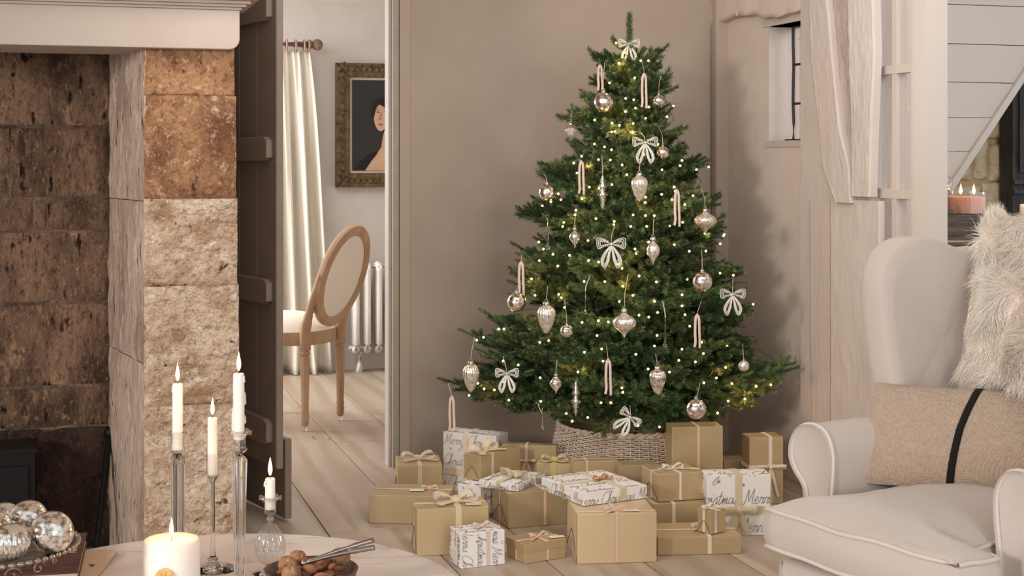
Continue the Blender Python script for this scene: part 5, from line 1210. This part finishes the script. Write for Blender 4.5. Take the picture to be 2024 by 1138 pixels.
# books, glass tray
def book(c, w_, d, h, rot, mc, lab, txt=None):
    o = empty('book', c, rot, lab, 'book'); MB().box((0, 0, h/2), (w_-.006, d-.006, h-.005)).build('pages', m['paper'], o, world=False)
    for z in (0.0015, h-.0015): MB().box((0, 0, z), (w_, d, .003), bev=.0008).build('cover', m[mc], o, world=False)
    MB().box((-w_/2+.0015, 0, h/2), (.003, d, h), bev=.0008).build('spine', m[mc], o, world=False)
    if txt:
        q = MB(); x, y, sz, ink = txt
        for k, L_ in enumerate(([(0, 0), (0, 1)], [(.3, 0), (.3, 1), (.75, 0), (.75, 1)], [(1.05, 0), (1.05, 1)], [(1.3, 0), (1.35, 1), (1.6, .3), (1.85, 1), (1.9, 0)])):
            q.strip([V((x+b_*sz, y-a*sz, h+.0006)) for a, b_ in L_], (.3, 1, 0), .0012, .0002)
        q.strip(cat([(x-.02*0-.3*sz, y+.3*sz, h+.0006), (x-.6*sz, y, h+.0006), (x-.2*sz, y-.15*sz, h+.0006), (x+.5*sz, y-.1*sz, h+.0006)], 4), (0, 1, 0), .001, .0002)
        tag(q.build('cover_lettering', m[ink], o, world=False), kind='stuff')
    return o
book(V((-.915, 2.83, TZ+.0006)), .24, .30, .008, radians(3), 'book_tan', 'thin tan book under the dark book on the marble table', (.09, .05, .008, 'brown_ink'))
book(V((-.965, 2.872, TZ+.0095)), .24, .30, .022, radians(13), 'book_dark', 'dark red-brown book under the silver stand', (.088, .03, .020, 'gilt_ink'))
ty = empty('glass_tray', V((-.83, 2.60, TZ+.0006)), 0, 'shallow clear glass tray at the table edge, lower left corner', 'tray')
q = MB().prism([(-.12, -.11), (.10, -.12), (.085, .06), (.07, .115), (-.13, .10)], (0, 0, .008), (1, 0, 0), (0, 1, 0), .014, bev=.004, seg=2); q.build('tray_slab', m['glass'], ty, world=False, smooth=True, angle=30)

# silver footed stand with mercury baubles
SPc = V((-.894, 2.5, TZ)); pz = .145
ss = empty('silver_cake_stand', SPc+V((0, 0, .0325)), 0, 'silver filigree cake stand with beaded rim holding glass baubles', 'cake stand')
def sb(mb, nm, mt='silver', **kw): return mb.build(nm, m[mt], ss, world=False, smooth=True, **kw)
zz0 = -.0
sb(MB().lathe([(.05, .001), (.05, .004), (.02, .012), (.012, .03), (.016, .05), (.01, .07), (.02, .09), (.05, pz-.037)], n=32), 'pedestal', angle=50)
sb(MB().lathe([(.02, pz-.04), (.14, pz-.038), (.149, pz-.033), (.149, pz-.030), (.138, pz-.034), (.02, pz-.036)], n=72), 'plate', angle=50)
bd = None
for k in range(64):
    t = 2*pi*k/64
    if bd is None: bd = sb(MB().sph((0, 0, 0), .0052, 10, 6, (.8, 1.25, .8)), 'rim_bead'); o = bd
    else: o = copyobj(bd)
    o.location = (.150*cos(t), .150*sin(t), pz-.031); o.rotation_euler = (0, 0, t)
for k in range(14):
    t = 2*pi*k/14; c = V((.115*cos(t), .115*sin(t), pz-.055)); u_ = V((-sin(t), cos(t), 0))
    pts = [c+u_*(.016*cos(a)*(1-a/9))+V((0, 0, .012*sin(a)*(1-a/9))) for a in [i*.4 for i in range(20)]]
    sb(MB().tube(pts, .0016, 5), 'filigree_scroll')
zb = TZ+.0325+pz-.034
def bauble(px, py, r, lab, kind='ball', mt='mercury', Y=None):
    p = at(px, py, Y); zz = max(p.z, zb+r*.97); o = empty('loose_bauble', (p.x, p.y, zz), 0, lab, 'bauble', 'baubles on the silver stand')
    if kind == 'ball': MB().sph((0, 0, 0), r, 36, 24).build('globe', m[mt], o, world=False, smooth=True)
    else: MB().sph((0, 0, 0), r, 96, 24, (1, 1, .92), 24, .1).build('ribbed_globe', m[mt], o, world=False, smooth=True)
    ax = V((-.3, -.8, .3)).normalized(); MB().lathe([(.006, r*.94), (.007, r), (.007, r+.006), (.004, r+.008)], n=14, axis=ax).build('cap', m['silver'], o, world=False, smooth=True); return o
bauble(102, 1054, .0362, 'round mercury glass bauble at the right of the silver stand', Y=2.46)
bauble(56, 1026, .0335, 'round mercury glass bauble at the back of the silver stand', Y=2.56)
bauble(18, 1086, .033, 'ribbed mercury bauble at the front of the silver stand', 'rib', Y=2.41)
bauble(-14, 1045, .033, 'round mercury bauble cut by the left edge of the picture', Y=2.49)
bauble(8, 1022, .028, 'ribbed bauble behind the others on the silver stand', 'rib', Y=2.60)

# ------------------------------------------------------------------ hearth
sv = empty('fire_basket', ip(20, 1000, RB-BX*.2, AX)*1, 0, 'black cast iron stove standing in the fireplace', 'stove'); sv.location.z = 0
cS = V((ip(20, 0, RB-BX*.22, AX).x-.16, ip(20, 0, RB-BX*.22, AX).y, 0))
ex = ip(69, 950, RB-BX*.25, AX); e0 = V((ex.x, ex.y, 0)); tz = zpx(893, ex.y)
wallbox(e0-AX*.5, e0, .06, tz, .16).build('stove_body', m['black'], sv); wallbox(e0-AX*.51-BX*.01, e0+AX*.008-BX*.01, tz, tz+.012, .18).build('top_plate', m['black'], sv)
wallbox(e0-AX*.24-BX*.012, e0-AX*.02-BX*.012, .1, tz-.04, .012).build('stove_door', m['black'], sv)
for s_ in (.03, .47): wallbox(e0-AX*s_, e0-AX*(s_-.02), 0.001, .06, .02).build('foot', m['black'], sv)
a, b_ = ip(217, 856, RB-BX*.02, AX), ip(192, 1075, RB-BX*.25, AX)
pk = empty('fire_poker', V((b_.x, b_.y, max(.01, b_.z))), 0, 'black twisted iron poker leaning in the corner of the hearth', 'poker')
lo_ = V((b_.x, b_.y, 0.006)) if b_.z < .02 else b_
d = (b_-a); lo_ = a+d*((a.z-.006)/(a.z-b_.z)) if a.z != b_.z else b_
MB().tube([a+(lo_-a)*i/30 for i in range(31)], [.010+.0015*sin(i*2) for i in range(31)], 8).build('shaft', m['black'], pk, smooth=True)
MB().sph(a, .018, 12, 8, (1, 1, 1.3)).build('knob', m['black'], pk, smooth=True)

# ------------------------------------------------------------------ stair hall furniture seen past the door
Yc = 5.75
ca = at(1846, 424, Yc); cz = ca.z
os_ = empty('weathered_settle', V((ca.x+.35, Yc+.15, 0)), 0, 'weathered grey oak settle back in the stair hall', 'bench')
for i, (z0, z1) in enumerate(((.78, .86), (.866, .935), (.941, cz-.0))):
    MB().box((ca.x+.35, Yc+.02, (z0+z1)/2), (.72, .03, z1-z0-.002), bev=.003).build('back_board', m['grey_oak'], os_)
o_ = [(0, 0), (.035*1.4, 0), (.062, .004), (.078, .013), (.083, .022), (.092, .03), (0, .03)]
MB().prism([(0, 0), (.1, 0), (.092, .004), (.085, .016), (.075, .026), (.06, .03), (0, .032)], (ca.x-.01, Yc+.02, cz), (1, 0, 0), (0, 0, 1), .03, bev=.002).build('shaped_crest', m['grey_oak'], os_)
MB().box((ca.x+.35, Yc+.12, cz-.012), (.72, .16, .022), bev=.003).build('shelf', m['grey_oak'], os_)
for x in (0, .7): MB().box((ca.x+x, Yc+.12, (cz-.02)/2), (.05, .16, cz-.026)).build('side', m['grey_oak'], os_)
jc = at(1910, 420, Yc+.11); zb_j = cz+.0
jr = empty('candle_jar', (jc.x, jc.y, zb_j), 0, 'wide peach candle with two flames in a clear glass jar', 'candle')
rj = .0755; hj = (423-380)/F*(Yc+.11)
MB().lathe([(rj, .0005), (rj, hj), (rj-.003, hj), (rj-.003, hj-.012)], n=40).build('glass_jar', m['glass_thin'], jr, world=False, smooth=True, angle=50)
MB().lathe([(rj-.004, .003), (rj-.004, hj*.78), (rj*.5, hj*.775), (.01, hj*.77)], n=40).build('wax_fill', m['peachwax'], jr, world=False, smooth=True, angle=50)
for x in (-.022, .030):
    MB().tube([(x, 0, hj*.76), (x, 0, hj*.9)], .001, 5).build('wick', m['wick'], jr, world=False)
    MB().lathe([(.001, hj*.88), (.006, hj*.97), (.007, hj*1.05), (.004, hj*1.2), (.0004, hj*1.38)], (x, 0, 0), 12).build('flame', m['flame'], jr, world=False, smooth=True)
    d_ = bpy.data.lights.new('flame_glow', 'POINT'); d_.energy = .25; d_.color = lin((255, 186, 110))[:3]; l = bpy.data.objects.new('flame_glow', d_); COL.objects.link(l); l.location = (jc.x+x, jc.y, zb_j+hj*1.9)
p = at(2030, 423, Yc+.1); c2 = candle('pillar_candle', (p.x, p.y), .028, cz+.0005, zpx(403, Yc+.1), 'small ivory candle at the far right of the settle', fl=.6, lamp=.1)
p = at(1865, 362, 5.9); hb = empty('hanging_glass_globe', (p.x, p.y, p.z), 0, 'clear crackled glass globe with tiny lights by the stair post', 'ornament')
MB().sph((0, 0, 0), .036, 24, 16).build('globe', m['glass_thin'], hb, world=False, smooth=True); MB().lathe([(.012, .033), (.013, .045), (.006, .05)], n=14).build('cap', m['black'], hb, world=False)
MB().tube([(0, 0, .05), (0, 0, .9)], .0012, 4).build('cord', m['black'], hb, world=False)
g = MB(); 
for i in range(16): g.sph((.026*sin(i*2.4)*sqrt((i+1)/17), .026*cos(i*2.4)*sqrt((i+1)/17), -.004-.018*abs(sin(i))), .0022, 6, 4)
tag(g.build('tiny_lights', m['bulb'], hb, world=False), kind='stuff')
# tall carved oak piece at the right edge
od = empty('black_oak_cupboard', at(2030, 420, 6.62)*1, 0, 'tall black carved oak cupboard at the far right of the hall', 'cupboard'); od.location.z = 0
x0_ = ip(2002, 0, SH+BX*.3, AX); y_ = V((x0_.x, x0_.y, 0))
wallbox(y_, y_+AX*.6, 0.001, 1.75, .1).build('carcase', m['black_oak'], od)
wallbox(y_+AX*.03-BX*.012, y_+AX*.3-BX*.012, 1.2, 1.72, .012).build('carved_panel', m['black_oak'], od)
for z_ in (1.10, 1.145): wallbox(y_-AX*.004-BX*.02, y_+AX*.6-BX*.02, z_, z_+.02, .02).build('moulding', m['black_oak'], od)
